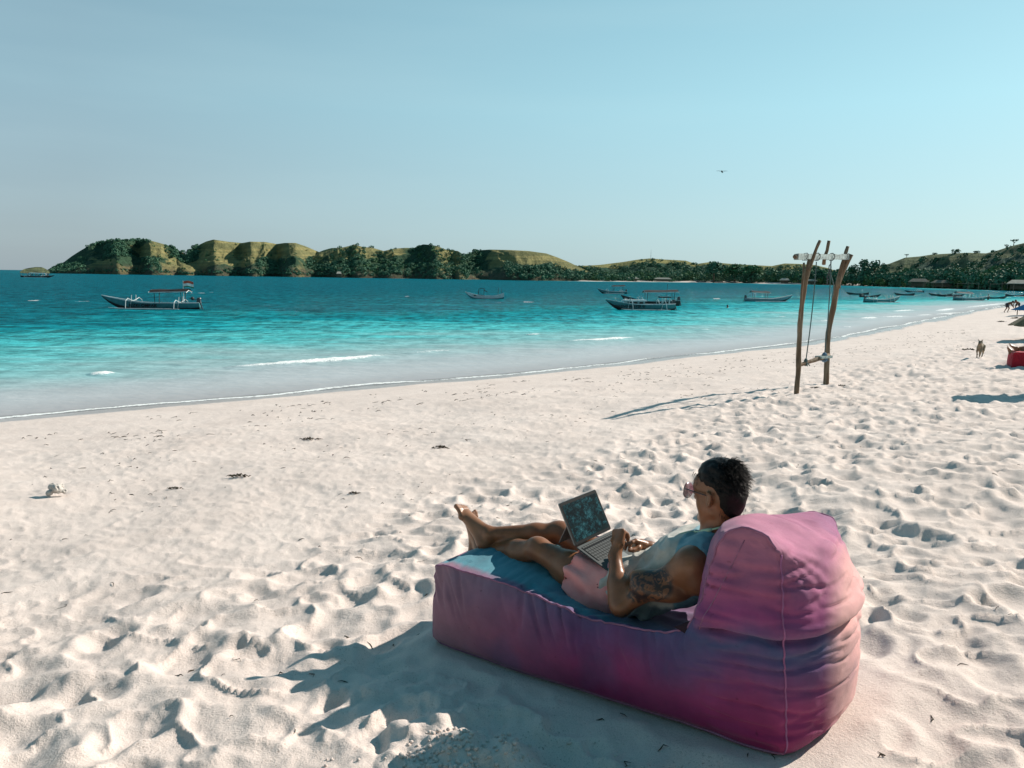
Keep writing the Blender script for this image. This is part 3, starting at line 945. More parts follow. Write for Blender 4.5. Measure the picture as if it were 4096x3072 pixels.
for (px, t, kind, s, lab) in [(905.5, 1, 'flat', .62, 'small umbrella shaped tree alone on the left shoulder of the right hillside'),
                              (954, 1, 'bush', 1.15, 'large round bush on the crest of the right hillside'),
                              (1004, 1, 'flat', .5, 'small tree standing lower left of the summit tree'),
                              (1011, 1, 'flat', .85, 'lone spreading tree on the skyline near the right edge'),
                              (933, 1, 'bush', .6, 'small bush on the crest left of the large round bush'),
                              (975, 1, 'bush', .7, 'small bush on the crest right of the large round bush')]:
    p = hill_point(HS[6], px, t)
    plant(kind, 1, (p[0], p[1], p[2] - .4), s, LEAF_DARK, lab, 'bush' if kind == 'bush' else 'tree')

# ---------------- huts along the far beach
THATCH = simple('thatch', (.20, .175, .14), .95, .35, 2.0, .4)
TINROOF = simple('pale_roof', (.45, .40, .33), .8, .2, 1.0, .1)
HUTWALL = simple('hut_wall', (.13, .10, .07), .9, .3, 2.0, .2)
POLE = simple('pole_wood', (.14, .11, .08), .9, .3, 2.0, .2)
def hut(px, R, w, dpt, h, rm, label, group=None, rz=0.0, z=1.5):
    d = px_ray(px, 275); k = R / math.hypot(d.x, d.y)
    root = empty('beach_hut', (d.x * k, d.y * k, z), rz - math.atan2(d.x, d.y))
    tag(root, label, 'hut', group)
    eave = h * .55
    mb = MB()
    mb.add([(-w / 2, -dpt / 2, eave), (w / 2, -dpt / 2, eave), (w / 2, dpt / 2, eave), (-w / 2, dpt / 2, eave), (-w * .3, 0, h), (w * .3, 0, h),
            (-w / 2, -dpt / 2, eave - .2), (w / 2, -dpt / 2, eave - .2), (w / 2, dpt / 2, eave - .2), (-w / 2, dpt / 2, eave - .2)],
           [(0, 1, 5, 4), (1, 2, 5), (2, 3, 4, 5), (3, 0, 4), (0, 6, 7, 1), (1, 7, 8, 2), (2, 8, 9, 3), (3, 9, 6, 0), (9, 8, 7, 6)])
    mb.build('roof', rm, root)
    wl = MB(); wl.box((0, dpt * .15, eave * .5 - .3), (w * .7, dpt * .5, eave + .6)); wl.build('wall', HUTWALL, root)
    for x in (-w * .45, w * .45):
        for y in (-dpt * .42, dpt * .42):
            b = MB(); b.tube([(x, y, -.5), (x, y, eave)], .12, 6); b.build('post', POLE, root)
hut(919.5, 505, 11, 6, 3.9, THATCH, 'thatched beach hut with grey hipped roof left of the long hut')
hut(944, 490, 12.5, 5, 3.2, THATCH, 'long low thatched hut right of the hipped roof hut')
hut(1020, 395, 9, 6, 3.4, TINROOF, 'pale roofed hut at the right edge under dark trees')
hut(785, 735, 9, 5, 3.8, TINROOF, 'pale roofed shelter under the trees seen just left of the left swing post')
hut(812, 690, 9, 4, 3.2, TINROOF, 'low pale roofed shelter seen between the swing posts')
hut(339, 770, 5, 4, 4.4, TINROOF, 'tiny pale shelter on the strip of sand between the headlands')
hut(632, 770, 14, 4, 3.0, TINROOF, 'long low pale shelter on the far beach left of the small round trees')
hut(663, 790, 18, 4, 3.0, TINROOF, 'longest low pale shelter on the far beach right of the small round trees')
# mast on the far hill
mb = MB(); p = hill_point(HS[5], 650.5, 1)
mb.tube([(0, 0, -1), (0, 0, 11)], [.22, .10], 6); mb.box((0, 0, 3.8), (1.4, .12, .12)); mb.box((0, 0, 7.5), (1.0, .1, .1))
o = mb.build('radio_mast', simple('mast_metal', (.25, .27, .28), .5)); o.location = p
tag(o, 'thin tall radio mast on the top of the low hill behind the boats', 'mast')

# unseen wood added behind the camera, blocking sky light to keep near faces dark
_rg = np.random.default_rng(77); _cs = []; _rs = []
for _i in range(150):
    _x = _rg.uniform(-26, 24); _y = -7.5 - .02 * (_x + 2) ** 2 + _rg.uniform(-5, 1.0)
    _r = _rg.uniform(1.3, 2.5); _cs.append((_x, _y, 1.2 + _rg.uniform(.6, 9.0))); _rs.append(_r)
_V, _F = leaf_cloud(_cs, _rs, 22, .34, 78)
tag(obj('added_shade_wood', npmesh('added_shade_wood', _V, _F, False), LEAF_DARK), kind='stuff')
# ================================================================== boats
def paint(name, col, rough=.5, var=.2): return simple(name, col, rough, var, 2.5, .1)
P_TEAL = paint('paint_teal', (.05, .20, .22))
P_BLUEGREY = paint('paint_blue_grey', (.16, .30, .33))
P_WHITE = paint('paint_white', (.62, .66, .66))
P_DARK = paint('paint_dark', (.028, .022, .022))
P_BROWN = paint('tarred_wood', (.035, .028, .026))
P_CLOTH = paint('canopy_cloth', (.03, .018, .016), .8)
P_WHBEAM = paint('white_bamboo', (.50, .56, .56))
P_GREENST = paint('paint_green', (.03, .10, .05))
P_METAL = simple('engine_metal', (.05, .055, .06), .4, .3, 4, .1)
INK = simple('letter_ink', (.012, .014, .016), .7, .1, 4, 0)
RED = paint('flag_red', (.55, .09, .05), .8)
FWHITE = paint('flag_white', (.75, .74, .72), .8)
FGREEN = paint('flag_green', (.04, .22, .12), .8)

def hull_curve(t, L, sheer_b, sheer_s, free, beam):
    """t 0 bow .. 1 stern: half beam, keel z, rail z"""
    w = beam * .5 * (math.sin(math.pi * min(1, t * 1.02) ** .75) ** .55 if t < .62 else 1.0) if t < .62 else beam * .5 * (1 - ((t - .62) / .38) ** 2 * .45)
    if t < .62:
        w = beam * .5 * math.sin(math.pi / 2 * min(1, t / .55)) ** .8
    rail = free + sheer_b * max(0, 1 - t / .46) ** 1.35 + sheer_s * max(0, (t - .7) / .3) ** 1.6
    keel = -.22 + (rail + .22) * max(0, 1 - t / .30) ** 1.7 * .95 + .12 * max(0, (t - .85) / .15) ** 2
    return max(w, .02), min(keel, rail - .06), rail

def hull_mesh(L, sheer_b, sheer_s, free, beam, z0=0.0, z1=1.0, infl=0.0):
    n = 26; mm = 6; vs = []; fs = []
    for i in range(n):
        t = i / (n - 1)
        w, k, r = hull_curve(t, L, sheer_b, sheer_s, free, beam)
        x = -L / 2 + L * t
        for sgn in (-1, 1):
            for j in range(mm):
                q = z0 + (z1 - z0) * j / (mm - 1)
                z = k + (r - k) * q
                y = sgn * (w * (q ** .45) + infl)
                vs.append((x, y, z))
    row = 2 * mm
    for i in range(n - 1):
        for s in (0, 1):
            for j in range(mm - 1):
                a = i * row + s * mm + j
                q = (a, a + 1, a + 1 + row, a + row)
                fs.append(q if s == 0 else q[::-1])
        if z0 == 0.0:
            a = i * row; fs.append((a, a + row, a + row + mm, a + mm))
        # inner deck a little below the rail
    if z1 >= 1.0:
        for i in range(1, n - 2):
            a = i * row + mm - 2; b = i * row + 2 * mm - 2
            fs.append((a, b, b + row, a + row))
    a = (n - 1) * row
    for j in range(mm - 1):
        fs.append((a + j, a + mm + j, a + mm + j + 1, a + j + 1))
    return vs, fs

def rail_pts(L, sb, ss, free, beam, side, dz=0.0, t0=0.0, t1=1.0, n=18):
    out = []
    for i in range(n):
        t = t0 + (t1 - t0) * i / (n - 1)
        w, k, r = hull_curve(t, L, sb, ss, free, beam)
        out.append((-L / 2 + L * t, side * w, r + dz))
    return out

def letters(txt, size, mat, parent, loc, rot):
    cu = bpy.data.curves.new('lettering', 'FONT')
    cu.body = txt; cu.size = size; cu.align_x = 'CENTER'; cu.extrude = .004; cu.space_character = 1.08; cu.offset = size * .035
    tmp = bpy.data.objects.new('tmp', cu); COL.objects.link(tmp)
    dg = bpy.context.evaluated_depsgraph_get()
    me = bpy.data.meshes.new_from_object(tmp.evaluated_get(dg))
    bpy.data.objects.remove(tmp)
    me.materials.clear()
    o = obj('lettering', me, mat, parent)
    o.location = loc; o.rotation_euler = rot; o['kind'] = 'stuff'
    return o

def boat(px, py, L, heading, label, group=None, hull=P_TEAL, belly=P_DARK, name='outrigger_boat', beam=1.0, free=.52, sb=.75, ss=.25,
         canopy=None, posts=True, arms=True, floats=True, engine=True, text=None, armz=0.0, flip=False, canopy_mat=P_CLOTH, canopy_z=1.9, cat='boat', simple_=False):
    d = px_ray(px, py); k = (0 - CAM_H) / d.z
    X, Y = d.x * k, d.y * k
    root = empty(name, (X, Y, 0.0), heading)
    tag(root, label, cat, group)
    vs, fs = hull_mesh(L, sb, ss, free, beam)
    h = MB(); h.add(vs, fs); h.build('hull', hull, root)
    if not simple_:
        vs, fs = hull_mesh(L, sb, ss, free, beam, .02, .42, .012)
        b = MB(); b.add(vs, fs); b.build('hull_belly', belly, root)
        for s in (-1, 1):
            g = MB(); g.tube(rail_pts(L, sb, ss, free, beam, s, .02), .035, 5); g.build('rail', P_WHITE if hull is not P_BROWN else P_BLUEGREY, root)
        for t in (.25, .4, .55, .72, .86):
            w, kk, r = hull_curve(t, L, sb, ss, free, beam)
            th = MB(); th.box((-L / 2 + L * t, 0, r - .06), (.18, w * 1.9, .04)); th.build('thwart', P_BLUEGREY, root)
    if canopy:
        t0, t1 = canopy
        x0, x1 = -L / 2 + L * t0, -L / 2 + L * t1
        cm = MB(); nseg = 8
        vsc = []; fsc = []
        for i in range(nseg + 1):
            x = x0 + (x1 - x0) * i / nseg
            zc = canopy_z + .05 * math.sin(i * 1.1) * .4 + .10 * (i / nseg)
            for y, dz in ((-beam * .62, -.16), (-beam * .35, 0.02), (0, .07), (beam * .35, 0.02), (beam * .62, -.16)):
                vsc.append((x, y, zc + dz))
        for i in range(nseg):
            for j in range(4):
                a = i * 5 + j
                fsc.append((a, a + 5, a + 6, a + 1))
        cm.add(vsc, fsc)
        cn = len(vsc)
        cm.add([(x, y, z - .05) for x, y, z in vsc], [f[::-1] for f in fsc])
        # edges of the sheet
        c = cm.build('canopy', canopy_mat, root)
        fr = MB()
        for s in (-1, 1):
            fr.tube([(x0 - .05, s * beam * .62, canopy_z - .18), (x1 + .05, s * beam * .62, canopy_z - .08)], .03, 5)
        for x in (x0, x1):
            fr.tube([(x, -beam * .66, canopy_z - .17), (x, 0, canopy_z + .05), (x, beam * .66, canopy_z - .17)], .03, 5)
        fr.build('canopy_frame', P_WHITE, root)
        for t in (t0 + .05, t1 - .06):
            x = -L / 2 + L * t
            w, kk, r = hull_curve(t, L, sb, ss, free, beam)
            for s in (-1, 1):
                p = MB(); p.tube([(x, s * w * .9, r - .1), (x, s * beam * .55, canopy_z - .1)], .03, 5); p.build('canopy_post', P_BROWN, root)
    if arms:
        for ta in ((.32, .80) if L > 4 else (.3, .7)):
            x = -L / 2 + L * ta
            w, kk, r = hull_curve(ta, L, sb, ss, free, beam)
            for s in (-1, 1):
                a = MB()
                Y1 = 1.9 * (L / 8.5) ** .5
                a.tube([(x, 0, r + .06), (x, s * w, r + .12), (x + .02, s * Y1 * .62, r + .30 + armz), (x + .04, s * Y1 * .9, r + .10), (x + .06, s * Y1, .08)], [.035, .035, .032, .03, .03], 6)
                a.build('outrigger_arm', P_WHBEAM, root)
                if not simple_:
                    st = MB(); st.tube([(x - .1, s * w * 1.02, r - .5), (x, s * w * 1.05, r + .05), (x + .05, s * w * 1.02, r + .55)], .03, 5); st.build('mooring_post', P_WHBEAM, root)
    if floats:
        Y1 = 1.9 * (L / 8.5) ** .5
        for s in (-1, 1):
            f = MB()
            xs = np.linspace(-L * .34, L * .36, 9)
            f.tube([(x, s * Y1, .06 + .30 * max(0, (-x / (L * .34)) - .65) ** 1.2) for x in xs], [.02] + [.05] * 7 + [.03], 7)
            f.build('outrigger_float', P_WHBEAM, root)
    if engine:
        e = MB()
        x = L / 2 - .1
        e.box((x, .0, free + ss + .18), (.34, .26, .30), taper=.8); e.ball((x + .02, 0, free + ss + .38), (.19, .15, .10), 8, 6)
        e.tube([(x + .1, 0, free + ss + .1), (x + .35, 0, -.2)], .05, 6)
        eo = e.build('engine', P_METAL, root)
        ti = MB(); ti.tube([(x - .1, 0, free + ss + .25), (x - .8, .1, free + ss + .4)], .025, 5); ti.build('tiller', P_METAL, eo)
    if text:
        t, size, tpos, z = text
        letters(t, size, INK, root, (-L / 2 + L * tpos, -beam * .5 - .035, z), (math.radians(90), 0, 0))
    return root

def deg(a): return math.radians(a)
# heading 0: bow towards -x (left in the photo)
b1 = boat(151.5, 308.6, 8.35, deg(4), 'long teal outrigger boat with a striped flag and dark flat canopy, alone at left', hull=P_TEAL, beam=1.1, free=.50, sb=.60, ss=.04,
          canopy=(.51, .89), canopy_z=1.60, text=('RIZKI OMBAK', .36, .44, .17), group=None)
P_ = MB(); P_.tube([(3.1 - .35, .1, .4), (3.1 - .35, .1, 2.45)], .028, 6); fp = P_.build('flag_pole', P_WHITE, b1)
def flag_strip(z0, z1, mat, nm, ph=0.0):
    n = 12; vs = []; fs = []
    for i in range(n + 1):
        u = i / n
        for z in (z0, z1):
            vs.append((2.78 + u * .85, .1 + .10 * math.sin(u * 7 + ph + z) * u, z + .10 * math.sin(u * 5) * u + .05 * u))
    for i in range(n):
        a = i * 2; fs.append((a, a + 2, a + 3, a + 1))
    k = len(vs); vs += [(x, y + .012, z) for x, y, z in vs]; fs += [tuple(q + k for q in f[::-1]) for f in fs]
    m_ = MB(); m_.add(vs, fs); return m_.build(nm, mat, fp)
flag_strip(2.20, 2.42, RED, 'flag_stripe'); flag_strip(1.97, 2.195, FWHITE, 'flag_stripe'); flag_strip(1.86, 1.965, FGREEN, 'flag_stripe')
mb = MB(); mb.ball((-.2 + 3.7, .1, .92), .15, 10, 8); mb.build('buoy_ball', P_DARK, b1)

boat(38, 277.4, 14.5, deg(184), 'crowded low tour boat far out by the rocky islet', hull=P_BROWN, beam=1.8, free=.6, sb=.4, ss=.1, canopy=(.25, .72), canopy_z=1.9, canopy_mat=P_BLUEGREY, text=None)
boat(484.5, 298.8, 5.6, deg(3), 'small pale open boat with a bent awning hoop, mid bay below the headland', hull=P_WHITE, belly=P_TEAL, beam=.95, free=.40, sb=.55, ss=.45, canopy=None, arms=False, floats=False, engine=False)
_b3 = bpy.data.objects['outrigger_boat.002']
mb = MB(); mb.tube([(-.95, -.3, .3), (-.8, -.3, 1.42), (-.4, -.28, 1.50), (-.1, -.28, 1.48), (.0, -.3, 1.2), (.4, -.3, 1.0)], .05, 6); mb.tube([(-.1, -.3, .3), (-.08, -.3, 1.46)], .04, 6); mb.build('awning_hoop', P_DARK, _b3)
mb = MB(); mb.tube([(1.95, 0, .4), (2.0, 0, 1.6)], .025, 5); mb.build('fishing_pole', P_DARK, _b3)
mb = MB(); mb.tube([(2.5, 0, .4), (2.4, 0, 1.5)], .02, 5); mb.build('fishing_pole', P_DARK, _b3)
mb = MB(); mb.box((-.9, -.1, .46), (1.3, .5, .16)); mb.build('net_bundle', P_BROWN, _b3)

boat(612, 293.6, 6.2, deg(5), 'small dark canopied boat farthest out, above and left of the pair of boats', hull=P_TEAL, beam=.95, free=.42, sb=.6, ss=.05, canopy=(.50, .92), canopy_z=1.65)
boat(640, 309.8, 7.4, deg(8), 'turquoise boat with dark lettering and low white cabin roof, front of the moored pair', hull=P_TEAL, beam=1.25, free=.55, sb=.5, ss=.08, canopy=None, text=('FISHING MASTER 01', .34, .335, .26), armz=.2)
_b5 = bpy.data.objects['outrigger_boat.004']
mb = MB(); mb.box((-.6, .05, .98), (2.3, 1.0, .10)); mb.box((-.6, .05, .91), (2.4, 1.1, .05)); mb.build('cabin_roof', P_WHITE, _b5)
mb = MB(); mb.box((-.6, .05, .70), (2.0, .8, .42)); cb = mb.build('cabin', P_BLUEGREY, _b5)
for xx in (-1.2, -.6, 0):
    mb = MB(); mb.box((xx, -.36, .73), (.38, .02, .2)); mb.build('cabin_window', P_DARK, cb)
mb = MB(); mb.box((2.6, 0, 1.32), (1.1, .9, .12)); mb.build('stern_awning', P_CLOTH, _b5)
for xx in (2.2, 3.0):
    mb = MB(); mb.tube([(xx, -.4, .5), (xx, -.4, 1.3)], .05, 5); mb.build('awning_post', P_WHITE, _b5)
boat(650, 305.6, 7.2, deg(5), 'dark boat with a long thin raised canopy, rear one of the moored pair', hull=P_BROWN, beam=1.1, free=.5, sb=.75, ss=.15, canopy=(.38, .95), canopy_z=1.75)
_b6 = bpy.data.objects['outrigger_boat.005']
mb = MB(); mb.tube([(2.0, .0, .5), (2.05, 0, 2.6)], .022, 5); mb.build('mast', P_BROWN, _b6)
boat(768.5, 301.6, 7.3, deg(182), 'dark and white boat with bow pointing right, just left of the swing', hull=P_BLUEGREY, beam=1.05, free=.42, sb=.62, ss=.05, canopy=(.50, .88), canopy_z=1.45, arms=False)
boat(882, 302.4, 6.2, deg(190), 'teal outrigger with white arms and stern engine, right of the swing', hull=P_TEAL, beam=1.0, free=.45, sb=.55, ss=.1, canopy=None, armz=.2)
boat(971, 300.6, 6.6, deg(183), 'dark outrigger with a thin tall canopy frame near the right shore', hull=P_TEAL, beam=1.0, free=.45, sb=.4, ss=.15, canopy=(.50, .96), canopy_z=1.45)
CAN = 'empty canoes moored in the shallow far right of the bay'
for (px, py, L, hd, lab) in [(857, 294.6, 5.8, 2, 'low dark canoe moored just right of the right swing post'),
                             (870, 297.2, 4.6, 184, 'low dark canoe tucked behind the teal outrigger with white arms'),
                             (904, 295.4, 5.2, 4, 'small dark canoe right of the teal outrigger, second from the swing'),
                             (914, 292.3, 6.2, 356, 'dark canoe with a white bundle in its stern, farthest from the near beach'),
                             (940, 295.8, 6.0, 2, 'left canoe of the overlapping pair below the hut roofs'),
                             (951, 296.6, 6.6, 183, 'right canoe of the overlapping pair below the hut roofs'),
                             (996, 298.8, 4.8, 182, 'dark canoe beside the wading person near the right edge'),
                             (1017, 296.4, 6.4, 186, 'canoe partly cut by the right edge of the picture')]:
    r = boat(px, py, L, deg(hd), lab, CAN, hull=P_BROWN, name='canoe', beam=.62, free=.30, sb=.35, ss=.28, engine=False, simple_=True, arms=(L > 6.1), floats=(L > 6.1), cat='canoe')
    if px == 914:
        mb = MB(); mb.ball((L * .3, 0, .42), (.6, .25, .16), 8, 6); mb.build('white_bundle', P_WHITE, r)
# boats drawn up on the far sand
for i, (px, R, L, hd, lab) in enumerate([(700, 806, 13, 12, 'long dark boat drawn up on the far sand, leftmost of the row'), (716, 802, 14, 8, 'long dark boat drawn up on the far sand, second of the row'),
                                         (733, 788, 15, 10, 'long dark boat drawn up on the far sand, third of the row'), (747, 775, 13, 6, 'long dark boat drawn up on the far sand, fourth of the row')]):
    d = px_ray(px, 283); k = R / math.hypot(d.x, d.y)
    root = empty('beached_boat', (d.x * k, d.y * k, .7), deg(hd)); tag(root, lab, 'boat', 'boats drawn up on the far sand')
    h = MB(); h.add(*hull_mesh(L, .9, .4, .7, 1.5)); h.build('hull', P_BROWN, root)
    g = MB(); g.tube(rail_pts(L, .9, .4, .7, 1.5, -1, .03), .10, 5); g.build('rail', P_WHITE, root)

# drying racks of poles on the far right sand
for i, (px, R, lab) in enumerate([(933, 455, 'low pole rack on the far right sand, left one'), (968, 405, 'low pole rack on the far right sand, middle one'), (1002, 365, 'low pole rack on the far right sand, right one')]):
    d = px_ray(px, 285); k = R / math.hypot(d.x, d.y)
    root = empty('pole_rack', (d.x * k, d.y * k, 1.3), .2); tag(root, lab, 'rack')
    W = 11
    b = MB(); b.tube([(-W / 2, 0, 1.6), (W / 2, 0, 1.9)], .11, 6); b.build('rail', POLE, root)
    for x in (-W / 2, 0, W / 2):
        b = MB(); b.tube([(x, 0, -.8), (x, 0, 2.0 + (x == 0) * .6)], .10, 6); b.build('post', POLE, root)

# ================================================================== rope swing
WOOD = NT('driftwood_post')
v = WOOD.coord('Object', (9, 9, 1.3))
n1 = WOOD.noise(v, 1.2, 7, .65, .6); n2 = WOOD.noise(WOOD.coord('Object', (2, 2, 1.1)), 1.0, 3, .6)
c = WOOD.ramp(n1, [(.30, (.035, .024, .016)), (.46, (.12, .088, .055)), (.60, (.20, .155, .105)), (.8, (.34, .29, .21))])
c = WOOD.mix(WOOD.ramp(n2, [(.45, 0.0), (.62, .75)]), c, (.17, .095, .048))
WOOD.set(Base__Color=c, Roughness=.85, Normal=WOOD.bump(n1, .9, .02))
WOOD = WOOD.m
BEAMP = simple('whitewashed_beam', (.30, .37, .36), .8, .5, 16, .4)
ROPE = simple('rope', (.07, .11, .11), .9, .3, 40, .2)
CLOTHB = simple('blue_rag', (.10, .17, .24), .9, .4, 20, .3)

def crooked(pts, r0, r1, seed, n=26, knob=.16):
    """a natural pole through the survey points, with knots and swellings"""
    rg = np.random.default_rng(seed)
    P = np.array(pts, float)
    L = np.concatenate([[0], np.cumsum(np.linalg.norm(np.diff(P, axis=0), axis=1))]); L /= L[-1]
    t = np.linspace(0, 1, n)
    Q = np.stack([np.interp(t, L, P[:, k]) for k in range(3)], 1)
    for _ in range(2):
        Q[1:-1] = (Q[:-2] + 2 * Q[1:-1] + Q[2:]) / 4
    Q[:, :2] += (fbm2(t * 9 + seed, t * 0 + seed, 3, seed)[:, None] * .05)
    r = r0 + (r1 - r0) * t
    r = r * (1 + knob * 2 * fbm2(t * 14 + seed, t * 0, 3, seed + 1))
    ns = 14
    mb = MB(); mb.tube([tuple(q) for q in Q], list(r), ns)
    V = np.array(mb.v)
    ang = np.tile(np.arange(ns), n) / ns * 6.28
    base = np.repeat(Q, ns, 0)
    k = 1 + .14 * fbm2(np.cos(ang) * 1.3 + seed, np.repeat(t, ns) * 16 + np.sin(ang) * 1.3, 3, seed + 5) * 2
    V = base + (V - base) * k[:, None]
    mb.v = [tuple(q) for q in V]
    return mb

SWL = Vector((5.714, 15.266, 0)); SWR = Vector((7.178, 17.415, 0))
zL = gz(SWL.x, SWL.y); zR = gz(SWR.x, SWR.y)
sw = empty('rope_swing', (SWL.x, SWL.y, zL))
tag(sw, 'tall crooked driftwood swing frame with two ropes and a plank seat on the sand', 'swing')
def rel(p): return (p[0] - SWL.x, p[1] - SWL.y, p[2] - zL)
crooked([rel(p) for p in [(5.70, 15.266, zL - .5), (5.714, 15.266, .96), (5.713, 15.267, 1.43), (5.693, 15.27, 2.0), (5.684, 15.277, 2.58), (5.73, 15.266, 3.15), (5.79, 15.243, 3.52), (5.80, 15.24, 3.62)]], .050, .046, 3).build('post', WOOD, sw, True)
crooked([rel(p) for p in [(7.17, 17.415, zR - .5), (7.178, 17.415, .86), (7.163, 17.42, 1.41), (7.14, 17.43, 1.96), (7.20, 17.41, 2.44), (7.25, 17.394, 3.09), (7.31, 17.371, 3.37), (7.39, 17.337, 3.56), (7.47, 17.30, 3.80)]], .066, .056, 8).build('post', WOOD, sw, True)
crooked([rel(p) for p in [(5.77, 15.21, 3.40), (5.83, 15.20, 3.64), (5.93, 15.18, 3.98)]], .034, .026, 11, 8).build('fork_stick', WOOD, sw, True)
crooked([rel(p) for p in [(7.255, 17.32, 3.05), (7.27, 17.31, 3.4), (7.32, 17.30, 3.66), (7.39, 17.28, 3.97)]], .055, .034, 12, 9).build('fork_stick', WOOD, sw, True)
crooked([rel(p) for p in [(6.52, 16.40, 3.55), (6.56, 16.38, 3.78), (6.60, 16.37, 4.04)]], .036, .034, 13, 6).build('fork_stick', WOOD, sw, True)
crooked([rel(p) for p in [(5.66, 15.20, 3.55), (5.63, 15.12, 3.15), (5.62, 15.1, 2.2)]], .02, .024, 15, 6).build('split_branch', WOOD, sw, True)
# painted square beam
ba = Vector((5.47, 15.10, 3.66)); bb = Vector((7.40, 17.30, 3.74))
dv = (bb - ba).normalized(); sd_ = dv.cross(Vector((0, 0, 1))).normalized(); uz = sd_.cross(dv)
mb = MB(); nn = 14; vs = []
for i in range(nn):
    p = ba + (bb - ba) * i / (nn - 1)
    h = .056 * (1 + .12 * math.sin(i * 1.7)); w = .045
    for (sx, sz) in ((-1, -1), (1, -1), (1, 1), (-1, 1)):
        vs.append(rel(p + sd_ * (w * sx) + uz * (h * sz + .006 * math.sin(i * 2.3 + sx))))
fs = []
for i in range(nn - 1):
    for j in range(4):
        a = i * 4 + j; b = i * 4 + (j + 1) % 4
        fs.append((a, a + 4, b + 4, b))
fs += [(0, 1, 2, 3), ((nn - 1) * 4 + 3, (nn - 1) * 4 + 2, (nn - 1) * 4 + 1, (nn - 1) * 4)]
mb.add(vs, fs); mb.build('beam', BEAMP, sw)
mb = MB(); mb.tube([rel(ba - dv * .08), rel(ba + dv * .02)], .035, 8); mb.ball(rel(ba - dv * .07), .042, 8, 6); mb.build('beam_end', WOOD, sw)
# lashings: wraps of rag and rope
def wrap(c, ax, r, turns, th, mat, nm, width=.12):
    ax = Vector(ax).normalized(); u = ax.orthogonal().normalized(); w = ax.cross(u)
    pts = []
    for i in range(turns * 10 + 1):
        a = i / 10 * 2 * math.pi; f = i / (turns * 10) - .5
        rr = r * (1 + .12 * math.sin(i * 2.1))
        pts.append(rel(Vector(c) + (u * math.cos(a) + w * math.sin(a)) * rr + ax * f * width))
    m_ = MB(); m_.tube(pts, th, 5); return m_.build(nm, mat, sw)
wrap(ba + dv * .44, dv, .072, 2, .005, P_DARK, 'lashing', .13)
wrap(bb - dv * .16, dv, .072, 2, .005, P_DARK, 'lashing', .12)
r1p = ba + dv * 1.08; r2p = ba + dv * 1.92
wrap(r1p, dv, .075, 2, .006, P_METAL, 'rope_wrap', .05)
wrap(r2p, dv, .075, 2, .006, P_METAL, 'rope_wrap', .05)
seatz = zL + .56
s1 = Vector((r1p.x - .10, r1p.y - .05, seatz + .05)); s2 = Vector((r2p.x - .12, r2p.y - .3, seatz + .12))
def ropepts(a, b, n=10, sag=.02):
    return [rel(a + (b - a) * (i / n) + Vector((sag * math.sin(math.pi * i / n), 0, 0))) for i in range(n + 1)]
mb = MB(); mb.tube(ropepts(r1p - Vector((0, 0, .1)), s1), .011, 6); mb.build('rope', ROPE, sw)
mb = MB(); mb.tube(ropepts(r2p - Vector((0, 0, .1)), s2), .011, 6); mb.build('rope', ROPE, sw)
ch = MB()
for i in range(5):
    c = r2p - Vector((0, 0, .12 + i * .10)); c.x -= .012 * i
    ch.tube([rel(c + Vector((.028 * math.cos(a) * (1 if i % 2 else .35), .028 * math.cos(a) * (.35 if i % 2 else 1), .055 * math.sin(a)))) for a in np.linspace(0, 6.28, 11)], .011, 5)
ch.build('chain_links', P_METAL, sw)
mb = MB(); mb.tube(ropepts(r2p - Vector((0, 0, .35)), r2p + Vector((.10, .05, -.85)), 6, .05), .010, 5); mb.build('loose_cord', ROPE, sw)
# seat: a weathered plank with the rope knots on it
sdv = Vector((s2.x - s1.x, s2.y - s1.y, s2.z - s1.z)).normalized()
p0 = s1 - sdv * .30; p1 = s2 + sdv * .16
crooked([rel(p0 - Vector((0, 0, .06))), rel((p0 + p1) / 2 - Vector((0, 0, .03))), rel(p1 - Vector((0, 0, .02)))], .035, .05, 17, 10).build('seat', WOOD, sw, True)
mb = MB(); Rm = Matrix.Rotation(math.atan2(sdv.y, sdv.x), 3, 'Z'); c = s2 - sdv * .02
mb.box(rel(c - Vector((0, 0, .015))), (.40, .16, .05), Rm); mb.build('seat_board', BEAMP, sw)
for s_, sc_ in ((s1, 1), (s2, 1.5)):
    mb = MB(); mb.ball(rel(s_), (.04 * sc_, .04 * sc_, .055 * sc_), 8, 6); mb.ball(rel(s_ - Vector((0, 0, .06))), .05 * sc_, 8, 6)
    for a in range(4):
        mb.tube([rel(s_), rel(s_ + Vector((math.cos(a * 1.6) * .09, math.sin(a * 1.6) * .09, -.10)))], .012, 4)
    mb.build('knot', CLOTHB if sc_ > 1 else ROPE, sw)

# ================================================================== bird
d = px_ray(722, 171.8); k = 60 / math.hypot(d.x, d.y)
bird = empty('bird', (d.x * k, d.y * k, CAM_H + d.z * k), .3); tag(bird, 'dark bird gliding in the open sky above the swing', 'bird')
BIRDM = simple('dark_feathers', (.02, .035, .035), .8, .2, 10, 0)
mb = MB()
mb.tube([(-.17, 0, .03), (-.11, 0, .035), (-.02, 0, .015), (.10, 0, -.01), (.2, .0, -.02)], [.008, .045, .062, .045, .015], 8)
mb.ball((-.135, 0, .045), .036, 8, 6); mb.tube([(-.16, 0, .045), (-.20, 0, .038)], [.012, .002], 5)
mb.add([(.16, -.02, -.015), (.34, -.07, -.03), (.36, 0, -.032), (.34, .07, -.03), (.16, .02, -.015), (.25, 0, -.035)], [(0, 1, 2, 5), (5, 2, 3, 4)])
mb.build('body', BIRDM, bird, True)
